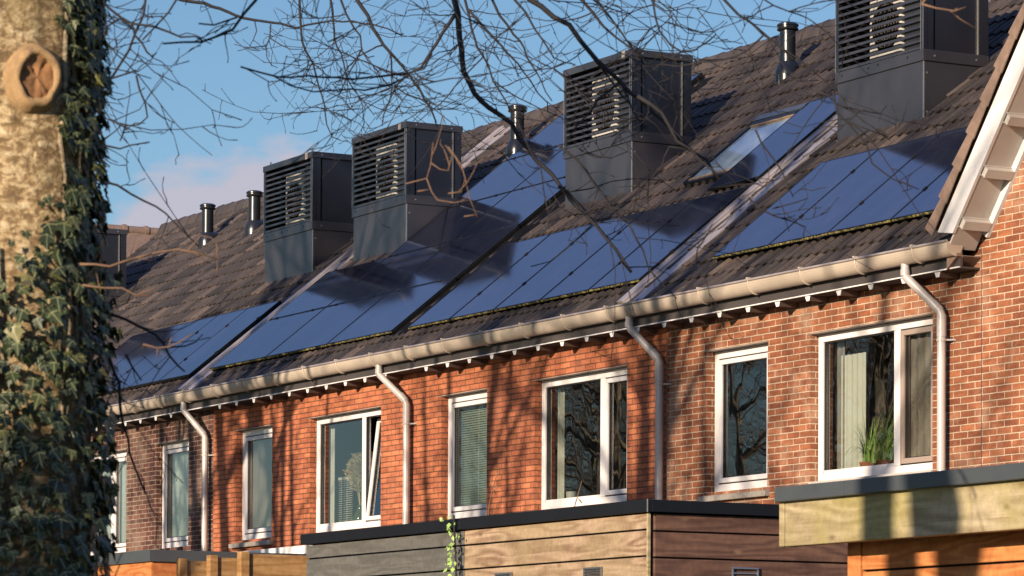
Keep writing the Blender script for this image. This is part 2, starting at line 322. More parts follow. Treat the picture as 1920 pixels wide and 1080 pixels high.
def window(house,x0,x1,mull=None,swap=False,sill=False,tilt=False,brown=False,zb=ZB,zt=ZT,cill=False):
    """x0..x1 = clear width of the opening in the brickwork"""
    f=.075; y0,y1=YW,YW+.07
    w=MB(); w.box(x0,x0+f,y0,y1,zb,zt); w.box(x1-f,x1,y0,y1,zb,zt); w.box(x0+f,x1-f,y0,y1,zt-f,zt); w.box(x0+f,x1-f,y0,y1,zb,zb+f)
    bays=[(x0+f,x1-f)]
    if mull: w.box(mull-.05,mull+.05,y0,y1,zb+f,zt-f); bays=[(x0+f,mull-.05),(mull+.05,x1-f)]
    win=w.build('window',M['frame'],house,bevel=.006)
    lip=MB(); lip.box(x0-.06,x1+.01,YF-.012,YF+.1,zt+.002,zt+.008); lip.build('lintel_flashing',M['sill'],win)
    if sill:
        s=MB(); s.prism([(YF-.06,zb-.10),(YF+.08,zb-.10),(YF+.08,zb-.02),(YF-.06,zb-.045)],'x',x0-.10,x1+.05); s.build('sill',M['sill'],win,bevel=.004)
    if cill:
        s=MB(); s.box(x0-.01,x1+.01,YF-.02,YW+.03,zb-.035,zb-.004); s.build('sill',M['soffit'],win)
    for i,(a,b) in enumerate(bays):
        opens=(mull is None) or (i==1)
        if opens:
            q=.062; sb=MB(); zA,zB=zb+f,zt-f; e=.012
            yy=y0-.008
            sb.box(a+e,a+q,yy,yy+.06,zA+e,zB-e); sb.box(b-q,b-e,yy,yy+.06,zA+e,zB-e); sb.box(a+q,b-q,yy,yy+.06,zB-q,zB-e); sb.box(a+q,b-q,yy,yy+.06,zA+e,zA+q)
            gk=MB(); gk.box(a+.001,a+e-.001,yy+.014,yy+.05,zA+.002,zB-.002); gk.box(a+e,b-e,yy+.014,yy+.05,zB-e+.001,zB-.001)
            pn=MB(); pn.quad((a+q-.008,yy+.04,zA+q-.008),(b-q+.008,yy+.04,zA+q-.008),(b-q+.008,yy+.04,zB-q+.008),(a+q-.008,yy+.04,zB-q+.008))
            gs=MB(); e2=.010; gs.box(a+q,a+q+e2,yy+.024,yy+.034,zA+q,zB-q); gs.box(b-q-e2,b-q,yy+.024,yy+.034,zA+q,zB-q); gs.box(a+q+e2,b-q-e2,yy+.024,yy+.034,zA+q,zA+q+e2)
            if tilt:
                c,s_=cos(radians(7)),sin(radians(7))
                for mbb in (sb,pn,gs):
                    mbb.v=[(x,yy+.03+(y-yy-.03)*c+(z-zA)*s_,zA+(z-zA)*c-(y-yy-.03)*s_) for x,y,z in mbb.v]
            s_o=sb.build('sash',M['brownsash'] if brown else M['sash'],win,bevel=.005)
            gk.build('gasket',M['gasket'],win); gs.build('glazing_bead',M['gasket'],win); pn.build('pane',M['glass'],win)
        else:
            pn=MB(); pn.quad((a-.004,y0+.044,zb+f-.004),(b+.004,y0+.044,zb+f-.004),(b+.004,y0+.044,zt-f+.004),(a-.004,y0+.044,zt-f+.004)); pn.build('pane',M['glass'],win)
            gs=MB(); zA,zB=zb+f,zt-f; gs.box(a,a+.014,y0+.022,y0+.038,zA,zB); gs.box(b-.014,b,y0+.022,y0+.038,zA,zB); gs.box(a+.014,b-.014,y0+.022,y0+.038,zB-.014,zB); gs.build('gasket',M['gasket'],win)
            s=MB(); s.box(a+.014,b-.014,y0+.01,y0+.038,zA,zA+.03); s.build('glazing_bead',M['sash'],win)
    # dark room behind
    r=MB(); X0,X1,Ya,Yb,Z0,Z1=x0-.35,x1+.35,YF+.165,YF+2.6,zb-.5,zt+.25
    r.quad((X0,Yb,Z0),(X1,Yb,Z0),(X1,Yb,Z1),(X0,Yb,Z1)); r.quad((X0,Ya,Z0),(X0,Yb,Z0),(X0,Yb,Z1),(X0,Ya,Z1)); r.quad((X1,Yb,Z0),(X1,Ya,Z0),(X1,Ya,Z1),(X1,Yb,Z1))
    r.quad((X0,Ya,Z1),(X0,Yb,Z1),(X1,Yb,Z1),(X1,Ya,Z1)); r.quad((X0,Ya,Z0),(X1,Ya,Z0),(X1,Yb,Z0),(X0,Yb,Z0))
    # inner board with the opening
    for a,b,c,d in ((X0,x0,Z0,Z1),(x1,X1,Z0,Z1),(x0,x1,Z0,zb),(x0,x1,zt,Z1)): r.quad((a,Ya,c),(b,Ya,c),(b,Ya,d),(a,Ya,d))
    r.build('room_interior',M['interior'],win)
    b=MB(); b.box(x0-.02,x1+.02,YF+.16,YF+.42,zb+.0,zb+.03); b.build('window_ledge',M['white'],win)
    return win
def drain_pipe(house,xt,xb):
    p=[(xt,18.585,5.70),(xt,18.585,5.60),(xt+.01,18.59,5.55),(xb-.02,18.755,5.235),(xb,18.765,5.19),(xb,18.765,0.0)]
    d=MB(); d.tube(p,.040,16); o=d.build('downpipe',M['pipe'],house,smooth=True,sharp=50)
    for q in ([(xb,18.765,5.19),(xb,18.765,4.99)],[(xb-.075,18.72,5.30),(xb-.015,18.76,5.225)],[(xt,18.585,5.62),(xt,18.585,5.565)]):
        s=MB(); s.tube(q,.0445,16); s.build('pipe_socket',M['pipe'],o,smooth=True,sharp=50)
    b=MB()
    for z in (4.96,3.2,1.4): b.tube([(xb,18.765,z-.012),(xb,18.765,z+.012)],.047,16); b.tube([(xb+.03,18.79,z),(xb+.085,18.86,z)],.009,8)
    b.build('pipe_bracket',M['pipe'],o)
def eaves(house,x0,x1,end=False):
    # half round gutter with rolled lip
    cy,cz,ry,rzz=18.585,5.785,.088,.125
    gm=MB(); N=14; o=0
    prof=[(cy-ry*cos(pi*k/N),cz-rzz*sin(pi*k/N)) for k in range(N+1)]
    pin=[(cy-(ry-.004)*cos(pi*k/N),cz-(rzz-.004)*sin(pi*k/N)) for k in range(N+1)]
    for k in range(N):
        a,b=prof[k],prof[k+1]; gm.quad((x0,a[0],a[1]),(x1,a[0],a[1]),(x1,b[0],b[1]),(x0,b[0],b[1]))
        a,b=pin[k],pin[k+1]; gm.quad((x1,a[0],a[1]),(x0,a[0],a[1]),(x0,b[0],b[1]),(x1,b[0],b[1]))
    if end: gm.add([(x1,y,z) for y,z in prof],[tuple(range(N+1))]); gm.add([(x1+.004,y,z) for y,z in prof],[tuple(range(N+1))])
    gu=gm.build('gutter',M['gutter'],house,smooth=True,sharp=60)
    lp=MB(); lp.tube([(x0,cy-ry-.004,cz+.004),(x1+(.004 if end else 0),cy-ry-.004,cz+.004)],.0125,8); lp.build('gutter_lip',M['flashing'],gu,smooth=True,sharp=60)
    k0=int(math.ceil((x0+60)/.92)); 
    while k0*.92-60<x1-.02:
        x=k0*.92-60+.35; k0+=1
        if x>x1-.05 or x<x0+.03: continue
        h=MB(); P=[(x+.0,cy-(ry+.006)*cos(pi*k/10),cz-(rzz+.006)*sin(pi*k/10)) for k in range(0,8)]; P=[(x,cy-ry-.018,cz+.02)]+P
        h.tube(P,.0085,6); h.box(x-.014,x+.014,cy-ry-.022,cy-ry+.02,cz+.012,cz+.028); h.build('gutter_bracket',M['gutter'],gu)
    fb=MB(); fb.box(x0,x1,18.645,18.67,5.572,5.79); fb.build('fascia',M['fascia'],house)
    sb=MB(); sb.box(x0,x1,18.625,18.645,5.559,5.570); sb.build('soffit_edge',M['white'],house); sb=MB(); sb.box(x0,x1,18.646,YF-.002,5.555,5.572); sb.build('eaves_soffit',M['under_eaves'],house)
    x=math.ceil((x0+60)/.53)*.53-60+.22
    k=0
    while x<x1-.12:
        if x>x0+.02:
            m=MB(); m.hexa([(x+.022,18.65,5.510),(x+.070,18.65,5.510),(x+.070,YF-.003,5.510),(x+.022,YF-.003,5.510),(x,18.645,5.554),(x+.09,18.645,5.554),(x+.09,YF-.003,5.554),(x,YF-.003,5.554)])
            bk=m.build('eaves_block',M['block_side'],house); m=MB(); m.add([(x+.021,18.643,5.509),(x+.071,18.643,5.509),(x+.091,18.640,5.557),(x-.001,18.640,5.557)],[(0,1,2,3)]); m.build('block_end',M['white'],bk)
        x+=.53
def party_strip(house,x0,x1):
    s=MB(); a,b=18.70,RIDGE-.02
    def slab(xa,xb,h0,h1):
        s.hexa([onroof(xa,a,h0),onroof(xb,a,h0),onroof(xb,b,h0),onroof(xa,b,h0),onroof(xa,a,h1),onroof(xb,a,h1),onroof(xb,b,h1),onroof(xa,b,h1)])
    w=x1-x0
    slab(x0,x0+.30*w,-.03,.095); slab(x0+.32*w,x0+.42*w,-.03,.075); slab(x0+.42*w,x0+.66*w,-.03,.06); slab(x0+.68*w,x1,-.03,.07)
    st=s.build('verge_flashing',M['flashing'],house,bevel=.008)
    e=MB(); e.hexa([onroof(x0+.01,a-.006,-.03),onroof(x0+.66*w,a-.006,-.03),onroof(x0+.66*w,a+.004,-.03),onroof(x0+.01,a+.004,-.03),onroof(x0+.01,a-.006,.07),onroof(x0+.66*w,a-.006,.07),onroof(x0+.66*w,a+.004,.07),onroof(x0+.01,a+.004,.07)])
    e.build('end_cap',M['moss'],st)
def ridge(house,x0,x1,rnd):
    L=.40; n=max(1,round((x1-x0)/L)); L=(x1-x0)/n
    rb=MB(); rb.att=[]
    for i in range(n):
        a=x0+i*L; b=a+L+.05; r=.3+.5*rnd.random(); dz=rnd.uniform(-.006,.008)
        prof=[(-.15,-.085),(-.125,-.01),(-.075,.075),(0,.11),(.075,.075),(.125,-.01),(.15,-.085)]
        for xx,sc in ((a,1.10),(a+.06,1.10),(a+.061,1.0),(b,1.0)):
            for y,z in prof: rb.v.append((xx,RIDGE+y*sc,rz(RIDGE)+.035+z*sc+dz)); rb.att.append(r)
        o=len(rb.v)-28
        for q in range(3):
            for k in range(6): rb.f.append((o+q*7+k,o+q*7+k+1,o+(q+1)*7+k+1,o+(q+1)*7+k)); rb.m.append(0)
        rb.f.append(tuple(o+k for k in range(7))); rb.m.append(0)
    rb.build('ridge_tiles',M['tile'],house,smooth=True,sharp=40)
rnd=random.Random(3)
GR='terraced houses in the row'
def house(name,x0,x1,label,mat,wins,pipe=None,strip=None,roofx=None,end=False,gable=None,eave_x=None):
    h=empty(name,((x0+x1)/2,YF,0),label,'house',GR)
    wb=MB(); holes=[(w['x0']-.004,w['x1']+.004,w.get('zb',ZB)-.006,ZT+.01) for w in wins]
    wall_with_holes(wb,x0,x1,0,5.553 if not gable else 5.50,holes)
    if gable:
        xa,xb,apx=gable   # left foot, right foot
        k=1.26; zf=5.80; xm=(xa+xb)/2; za=zf+k*(xm-xa)
        if name=='gable_end_house' and xa>-30:
            wb.quad((x0,YF,5.50),(xa-.14,YF,5.50),(xa-.14,YF,5.56),(x0,YF,5.56))
            wb.add([(xa-.14,YF,5.50),(xb,YF,5.50),(xb,YF,zf),(xm,YF,za),(xa,YF,zf),(xa-.14,YF,zf-.1)],[(0,1,2,3,4,5)])
            wb.quad((xb,YF,0),(xb,YF+9,0),(xb,YF+9,5.5),(xb,YF,5.5))
        else:
            wb.add([(x0,YF,5.50),(x1,YF,5.50),(x1,YF,5.55),(xb,YF,zf),(xm,YF,za),(xa,YF,zf),(x0,YF,5.55)],[(0,1,2,3,4,5,6)])
    wb.quad((x0,YF+.12,0),(x0,YF+9.3,0),(x0,YF+9.3,5.5),(x0,YF+.12,5.5))
    wb.quad((x1,YF+9.3,0),(x0,YF+9.3,0),(x0,YF+9.3,5.6),(x1,YF+9.3,5.6))
    wb.build('wall',mat,h)
    for w in wins: 
        d={k:v for k,v in w.items() if k not in('x0','x1')}
        window(h,w['x0'],w['x1'],**d)
    rx0,rx1=roofx or (x0,x1)
    rf=MB(); rf.att=[]; tile_roof(rf,rx0,rx1,18.64,RIDGE,rnd)
    ro=rf.build('roof',M['tile'],h,smooth=True,sharp=35)
    bk=MB(); zr=rz(RIDGE); bk.quad((rx0,RIDGE,zr+.03),(rx1,RIDGE,zr+.03),(rx1,RIDGE+5,zr-4.03),(rx0,RIDGE+5,zr-4.03)); bk.quad((rx0,18.7,rz(18.7)-.04),(rx1,18.7,rz(18.7)-.04),(rx1,RIDGE,zr-.04),(rx0,RIDGE,zr-.04)); bk.build('roof_back',M['verge_tile'],h)
    ridge(h,rx0,rx1,rnd)
    ex0,ex1=eave_x or (x0,x1)
    eaves(h,ex0,ex1,end)
    if pipe: drain_pipe(h,*pipe)
    if strip: party_strip(h,*strip)
    return h
W=dict
H0=house('terraced_house',-54.0,-48.7,'dark brick terraced house at the far left, half hidden behind the ivy-clad trunk',M['brick_dark'],[],roofx=(-55.8,-48.7))
H1=house('terraced_house',-48.7,-42.93,'dark brown brick house with light mortar, between ivy trunk and orange houses',M['brick_dark'],
   [W(x0=-44.835,x1=-43.75),W(x0=-47.75,x1=-45.908,mull=-46.62)],pipe=(-43.28,-42.985),strip=(-43.66,-43.22),roofx=(-48.7,-43.3))
H2=house('terraced_house',-42.93,-37.17,'left one of the two orange brick houses, with tilted window and pampas grass',M['brick_orange'],
   [W(x0=-42.194,x1=-41.10,sill=True),W(x0=-39.968,x1=-38.01,mull=-38.64,tilt=True)],pipe=(-37.52,-37.15),roofx=(-43.3,-37.2))
H3=house('terraced_house',-37.17,-31.415,'right one of the two orange brick houses, with green blinds and a roof window',M['brick_orange'],
   [W(x0=-36.444,x1=-35.34),W(x0=-34.223,x1=-32.23,mull=-32.886)],pipe=(-31.72,-31.416),strip=(-32.09,-31.60),roofx=(-37.2,-31.7))
H4=house('gable_end_house',-31.415,-17.6,'brownish red brick house at the right with white gable verge, curtain and potted plant',M['brick_brown'],
   [W(x0=-30.628,x1=-29.51,sill=True),W(x0=-28.74,x1=-26.73,mull=-27.417,brown=True,cill=True)],pipe=(-26.77,-26.455),roofx=(-31.7,-26.12),end=True,
   gable=(-26.04,-17.6,0),eave_x=(-31.415,-26.0))
# expansion joint in the right wall
j=MB(); j.box(-25.976,-25.968,YF-.0015,YF+.01,0,5.7); j.build('expansion_joint',M['lead'],H4)
# ---- cross gable of the right house: verge tiles, barge board, soffit, blocks
def cross_gable(house,xf,zf,xm,flip=1,ytop=18.5,back=25.0,full=True):
    """slope rising from (xf,zf) to x=xm ; flip -1 mirrors for the far side"""
    K=1.26; n=sqrt(1+K*K); ux,uz=1/n*flip,K/n; px,pz=-K/n*flip,1/n      # along the slope, outwards from it
    L=abs(xm-xf)*n
    def P(s,h,y): return (xf+ux*s+px*h, y, zf+uz*s+pz*h)
    def slab(mb,s0,s1,h0,h1,y0,y1):
        mb.hexa([P(s0,h0,y0),P(s1,h0,y0),P(s1,h0,y1),P(s0,h0,y1),P(s0,h1,y0),P(s1,h1,y0),P(s1,h1,y1),P(s0,h1,y1)])
    b=MB(); b.hexa([P(.10,-.20,ytop),P(L,-.20,ytop),P(L,-.20,ytop+.03),P(.10,-.20,ytop+.03),P(-.015,0,ytop),P(L,0,ytop),P(L,0,ytop+.03),P(-.015,0,ytop+.03)])
    b.build('barge_board',M['white'],house)
    s=MB(); slab(s,-.06,L,-.195,-.175,ytop+.03,YF-.04); s.build('verge_soffit',M['soffit'],house)
    t=MB(); slab(t,.12,L,-.262,-.17,YF-.038,YF-.002); t.build('wall_trim',M['white'],house)
    q=.18
    while q<L-.2:
        m=MB(); slab(m,q,q+.085,-.265,-.1955,ytop+.031,YF-.039); slab(m,q-.008,q+.093,-.212,-.1955,ytop+.031,YF-.04); m.build('verge_block',M['soffit'],house); q+=.53
    v=MB(); v.att=[]; q=-.06; rr=random.Random(5)
    while q<L:
        a=rr.uniform(-.006,.006)
        mb=MB(); 
        mb.hexa([P(q,.005,ytop-.045),P(q+.345,.02,ytop-.04),P(q+.345,.02,ytop-.02),P(q,.005,ytop-.02),P(q,.135+a,ytop-.05),P(q+.345,.10+a,ytop-.045),P(q+.345,.10+a,ytop-.02),P(q,.135+a,ytop-.02)])
        mb.hexa([P(q,.115+a,ytop-.02),P(q+.345,.08+a,ytop-.02),P(q+.345,.08+a,ytop+.2),P(q,.115+a,ytop+.2),P(q,.135+a,ytop-.02),P(q+.345,.10+a,ytop-.02),P(q+.345,.10+a,ytop+.2),P(q,.135+a,ytop+.2)])
        o=len(v.v); v.v+=mb.v; v.f+=[tuple(i+o for i in f) for f in mb.f]; v.m+=mb.m; q+=.33
    v.att=None; v.build('verge_tiles',M['verge_tile'],house,bevel=.012)
    r=MB(); slab(r,0,L,.03,.085,ytop+.02,back); r.build('gable_roof',M['verge_tile'],house)
xm=(-26.04-17.6)/2
cross_gable(H4,-26.137,5.892,xm,1,back=32); cross_gable(H4,2*xm+26.137,5.892,xm,-1)
e=MB(); e.prism([(-26.145,5.555),(-25.99,5.66),(-26.02,5.80),(-26.145,5.79)],'y',18.60,18.66); e.prism([(-26.145,5.555),(-25.98,5.66),(-25.99,5.67),(-26.145,5.565)],'y',18.66,YF-.002); e.build('eaves_return',M['verge_tile'],H4)
# far left cross gable
G0=empty('gable_house',(-57,YF,0),'far gabled house end just showing behind the ivy-clad trunk at the left','house',GR)
gw=MB(); gw.add([(-60.2,YF,0),(-54.0,YF,0),(-54.0,YF,5.7),(-57,YF,9.4),(-60.2,YF,5.7)],[(0,1,2,3,4)]); gw.quad((-54.0,YF,0),(-54.0,YF+.1,0),(-54.0,YF+.1,5.7),(-54.0,YF,5.7)); gw.build('wall',M['brick_dark'],G0)
gr=MB(); 
gr.quad((-57,18.5,9.93),(-53.6,18.5,5.75),(-53.6,25.2,5.75),(-57,25.2,9.93)); gr.quad((-57,18.5,9.93),(-57,25.2,9.93),(-60.4,25.2,5.75),(-60.4,18.5,5.75)); gr.build('roof',M['verge_tile'],G0)
gt=MB()
for i in range(17):
    y=18.5+i*.4
    gt.tube([(-57,y,9.90),(-57,y+.07,9.90),(-57,y+.071,9.895),(-57,y+.42,9.895)],[.10,.10,.085,.085],10)
gt.build('ridge_tiles',M['verge_tile'],G0,smooth=True,sharp=40)
# ------------------------------------------------------------------ roof window
def roof_window():
    x0,x1,ya,yb=-34.12,-33.13,20.74,21.68
    fr=MB()
    def slab(mb,xa,xb,y0,y1,h0,h1): mb.hexa([onroof(xa,y0,h0),onroof(xb,y0,h0),onroof(xb,y1,h0),onroof(xa,y1,h0),onroof(xa,y0,h1),onroof(xb,y0,h1),onroof(xb,y1,h1),onroof(xa,y1,h1)])
    slab(fr,x0,x0+.045,ya,yb,0,.115); slab(fr,x1-.045,x1,ya,yb,0,.115); slab(fr,x0+.045,x1-.045,yb-.05,yb,0,.12); slab(fr,x0+.045,x1-.045,ya,ya+.035,0,.10)
    o=fr.build('roof_window',M['pvframe'],H3,bevel=.008)
    i=MB(); slab(i,x0+.05,x1-.05,yb-.085,yb-.055,.02,.115); i.build('wooden_sash',M['wood_tan'],o); i=MB(); slab(i,x0+.05,x1-.05,ya+.04,ya+.075,.02,.105); i.build('wooden_sash',M['wood_tan'],o)
    h=MB(); slab(h,x0-.02,x1+.01,yb,yb+.09,.06,.13); h.build('top_cover',M['trim_grey'],o)
    p=MB(); p.quad(onroof(x0+.045,ya+.035,.093),onroof(x1-.045,ya+.035,.093),onroof(x1-.045,yb-.05,.093),onroof(x0+.045,yb-.05,.093)); p.build('pane',M['pv_clear'],o)
t=NT('roof_window_glass'); t.set(Roughness=.06,IOR=1.6); t.b.inputs['Base Color'].default_value=(.20,.26,.32,1); M['pv_clear']=t.mat
roof_window()
# ------------------------------------------------------------------ solar panels
def make_panel(w,h,name='solar_panel'):
    p=empty(name,(0,0,0),'solar panel','solar panel',local=True)
    fr=MB(); t=.035; e=.014
    fr.box(0,w,0,e,0,t); fr.box(0,w,h-e,h,0,t); fr.box(0,e,e,h-e,0,t); fr.box(w-e,w,e,h-e,0,t); fr.build('frame',M['pvframe'],p)
    gl=MB(); gl.box(e,w-e,e,h-e,t-.010,t-.002); gl.build('glass',M['pv'],p)
    ra=MB(); ra.box(.002,w-.002,.03,h,-.085,-.001); ra.build('under_panel_shade',M['black'],p)  # solid black filler painting the shade under the panel
    return p
def with_lichen(p,w):
    l=MB(); rr=random.Random(int(w*100)+len(bpy.data.objects))
    n=int(w/.045)
    for i in range(n+1):
        xx=.004+(w-.008)*i/n; q=rr.uniform(0,.006); a_=rr.uniform(-.005,.004); l.v+=[(xx,.0,.007),(xx,-.003-q*.6,.009),(xx,-.003-q*.6,.024+a_),(xx,.0,.027+a_)]
    for i in range(n):
        for k in range(3): l.f.append((4*i+k,4*i+k+1,4*i+k+5,4*i+k+4)); l.m.append(0)
    l.build('lichen_edge',M['lichen'],p)
def clamps(p,w,h,sides='r'):
    for yy in (.28*h,.74*h):
        c=MB(); c.box(w-.004,w+.018,yy,yy+.05,.012,.046); c.build('clamp',M['clampm'],p)
port=make_panel(1.052,1.71); clamps(port,1.052,1.71)
land=make_panel(1.775,1.09)
cl=MB(); 
for xx in (.25,1.35):
    cl=MB(); cl.box(xx,xx+.05,1.086,1.108,.012,.046); cl.build('clamp',M['clampm'],land)
used={'port':False,'land':False}
def place_panel(kind,x,y,label,grp,lich=False,h=.088):
    src=port if kind=='port' else land
    if used[kind]: o=copy_tree(src)
    else: o=src; used[kind]=True
    o.location=onroof(x,y,h); o.rotation_euler=(TH,0,0); tag(o,label,'solar panel',grp)
    if lich:
        WL[o.name]=(0,0,0); with_lichen(o,1.052 if kind=='port' else 1.775)
    return o
g1='solar panels on the far left roof'; g2='solar panels on the left orange house'; g3='solar panels on the right orange house'; g4='solar panels beside the white gable'
for i in range(5):
    place_panel('port',-48.99+i*1.032,18.955,'%s upright solar panel from the left on the leftmost roof by the tree trunk'%ORD[i],g1,h=.085)
for i in range(5):
    place_panel('port',-37.42+i*1.072,18.985,'%s upright solar panel from the left in the lower row above the green-blind house'%ORD[i],g3,lich=True)
place_panel('port',-33.13,20.46,'single upright solar panel right of the roof window',g3)
for i in range(4):
    place_panel('port',-30.84+i*1.062,19.11,'%s upright solar panel from the left in the row ending at the white gable'%ORD[i],g4,lich=True)
for r in (1,0,2,3,4):
    for c in range(3):
        if r>=2 and c==0: continue
        place_panel('land',-43.22+c*1.793,18.99+r*.862,
          '%s solar panel lying in the %s row from the gutter on the left orange house'%(['left-hand','middle','right-hand'][c],ORD[r]),g2,lich=(r==0))
# black strips painting the shade in the gap beside the arrays
for (x0_,x1_,ya,yb,lb) in ((-37.86,-37.44,18.97,23.2,'black strip painting the shade in the gap between the two middle solar arrays'),(-43.84,-43.62,18.95,20.38,'black strip painting the shade right of the leftmost solar array')):
    t_=MB(); t_.hexa([onroof(x0_,ya,.0),onroof(x1_,ya,.0),onroof(x1_,yb,.0),onroof(x0_,yb,.0),onroof(x0_,ya,.07),onroof(x1_,ya,.07),onroof(x1_,yb,.07),onroof(x0_,yb,.07)]); tag(t_.build('gap_shade_strip',M['black'],None,bevel=.004),lb,'shade strip')
# ------------------------------------------------------------------ heat pump housings
def heat_pump():
    p=empty('heat_pump_housing',(0,0,0),'x','heat pump',local=True)
    Wd,Dp=1.61,.82; zs=0.0; zt=1.058
    # z=0 is the lower edge of the collar
    b=MB(); i=.018; b.box(i,Wd-i,i,Dp-i,-1.0,.03); b.build('plinth',M['casing'],p,bevel=.004)
    e=MB(); e.box(Wd-i-.012,Wd-i+.002,i-.002,i+.012,-1.0,0); e.build('corner_bead',M['alu'],p)
    f=MB(); f.box(i-.03,Wd-i+.03,i-.09,i+.02,-.80,-.775); f.build('base_flashing',M['casing_dark'],p)
    k=MB(); k.box(0,Wd,0,.02,0,.115); k.box(0,Wd,Dp-.02,Dp,0,.115); k.box(0,.02,.02,Dp-.02,0,.115); k.box(Wd-.02,Wd,.02,Dp-.02,0,.115); co=k.build('collar',M['casing'],p,bevel=.003)
    for x,z in ((.13,.07),(.62,.07),(.80,.08),(1.33,.07)):
        s=MB(); s.add([(x+.011*cos(a*pi/4),-.002,z+.013*sin(a*pi/4)) for a in range(8)],[tuple(range(8))]); s.build('slot',M['black'],co)
    for x,y,z in ((Wd,.14,.055),(Wd,.66,.06),(Wd-i,.06,-.12),(Wd-i,.06,-.52),(Wd-i,.25,-.52),(Wd-i,.47,-.335),(Wd-i,.69,-.15)):
        rv=MB(); rv.tube([(x,y,z),(x+.006,y,z)],.011,8); rv.build('rivet',M['alu'],co)
    for x0,x1,y0,y1 in ((.006,.056,.006,.056),(Wd-.056,Wd-.006,.006,.056),(Wd-.05,Wd-.006,Dp-.10,Dp-.006),(.006,.05,Dp-.056,Dp-.006)):
        po=MB(); po.box(x0,x1,y0,y1,.115,zt-.07); po.build('post',M['casing_dark'],p)
    for x0,x1,y0,y1 in ((Wd-.0555,Wd-.0515,.0,.0055),(Wd-.03,Wd-.012,Dp-.135,Dp-.118),(.0,.0055,.0,.0055),(Wd-.012,Wd-.0055,-.0015,.0055)):
        ed=MB(); ed.box(x0,x1,y0,y1,.115,zt-.075); ed.build('bright_edge',M['alu'],p)
    rm=MB(); rm.box(-.008,Wd+.008,-.008,.02,zt-.07,zt+.012); rm.box(-.008,Wd+.008,Dp-.02,Dp+.008,zt-.07,zt+.012); rm.box(-.008,.02,.02,Dp-.02,zt-.07,zt+.012); rm.box(Wd-.02,Wd+.008,.02,Dp-.02,zt-.07,zt+.012); rm.box(.02,Wd-.02,.02,Dp-.02,zt-.02,zt+.004)
    ri=rm.build('top_rim',M['casing'],p,bevel=.003)
    for y in (.14,.66):
        rt=MB(); rt.tube([(Wd+.008,y,zt-.03),(Wd+.015,y,zt-.03)],.011,8); rt.build('rivet',M['alu'],ri)
    tg=MB(); tg.box(1.40,1.47,-.014,-.008,zt-.075,zt+.016); tg.build('label_plate',M['sill'],ri)
    for x,y in ((.18,.03),(1.5,.05),(1.55,.70)):
        ey=MB(); ey.tube([(x+.022*cos(a*pi/6),y,zt+.032+.022*sin(a*pi/6)) for a in range(12)]+[(x+.022,y,zt+.032)],.006,6,caps=False); ey.tube([(x,y,zt),(x,y,zt+.014)],.007,6); ey.build('lifting_eye',M['alu'],ri)
    lv=MB(); n=12; z0=.125; dz=(zt-.07-z0)/n
    for j in range(n):
        z=z0+j*dz
        lv.hexa([(.058,.012,z+.001),(1.552,.012,z+.001),(1.552,.062,z+.030),(.058,.062,z+.030),(.058,.008,z+.006),(1.552,.008,z+.006),(1.552,.058,z+.036),(.058,.058,z+.036)])
        lv.box(.058,1.552,.005,.011,z-.002,z+.026)
    lv.build('louvre',M['casing'],p)
    sd=MB(); sd.box(Wd-.036,Wd-.026,.16,Dp-.14,.115,zt-.07); sd.box(Wd-.022,Wd-.008,.0605,.13,.115,zt-.07); sd.build('side_panel',M['casing_dark'],p)
    bk=MB(); bk.box(.05,Wd-.05,Dp-.05,Dp-.03,.115,zt-.07); bk.box(.008,.02,.06,Dp-.06,.115,zt-.07); bk.build('back_panel',M['casing_dark'],p)
    fu=MB(); fu.box(.42,1.02,.14,.50,.15,.90); un=fu.build('fan_unit',M['fan_white'],p,bevel=.03)
    gb=MB(); gb.box(1.05,1.5,.16,.5,.12,.95); gb.build('side_baffle',M['casing'],p)
    fg=MB()
    for r in (.06,.11,.16,.21,.24): fg.tube([(.74+r*cos(a*pi/12),.128,.52+r*sin(a*pi/12)) for a in range(25)],.007,5,caps=False)
    for a in range(12): fg.tube([(.74,.124,.52),(.74+.24*cos(a*pi/6),.124,.52+.24*sin(a*pi/6))],.004,4)
    fgo=fg.build('fan_grille',M['fascia'],un)
    fd=MB(); fd.add([(.74+.235*cos(a*pi/16),.134,.50+.27*sin(a*pi/16)) for a in range(32)],[tuple(range(32))]); fd.build('fan_opening',M['black'],un)
    return p
hp=heat_pump()
HP=[(-54.54,'heat pump housing partly hidden behind the ivy-clad trunk at the far left'),
 (-45.90,'dark louvred heat pump housing directly right of the two black vent pipes at the left'),
 (-43.05,'dark louvred heat pump housing overlapping its neighbour on the right, lit twig before its side'),
 (-37.26,'tall dark louvred heat pump housing in the middle of the row, behind thick dark branches'),
 (-31.41,'nearest heat pump housing, cut by the top of the picture beside the white gable')]
for i,(x,lb) in enumerate(HP):
    o=hp if i==0 else copy_tree(hp); o.location=(x,20.905,8.236); tag(o,lb,'heat pump','heat pump housings on the roof')
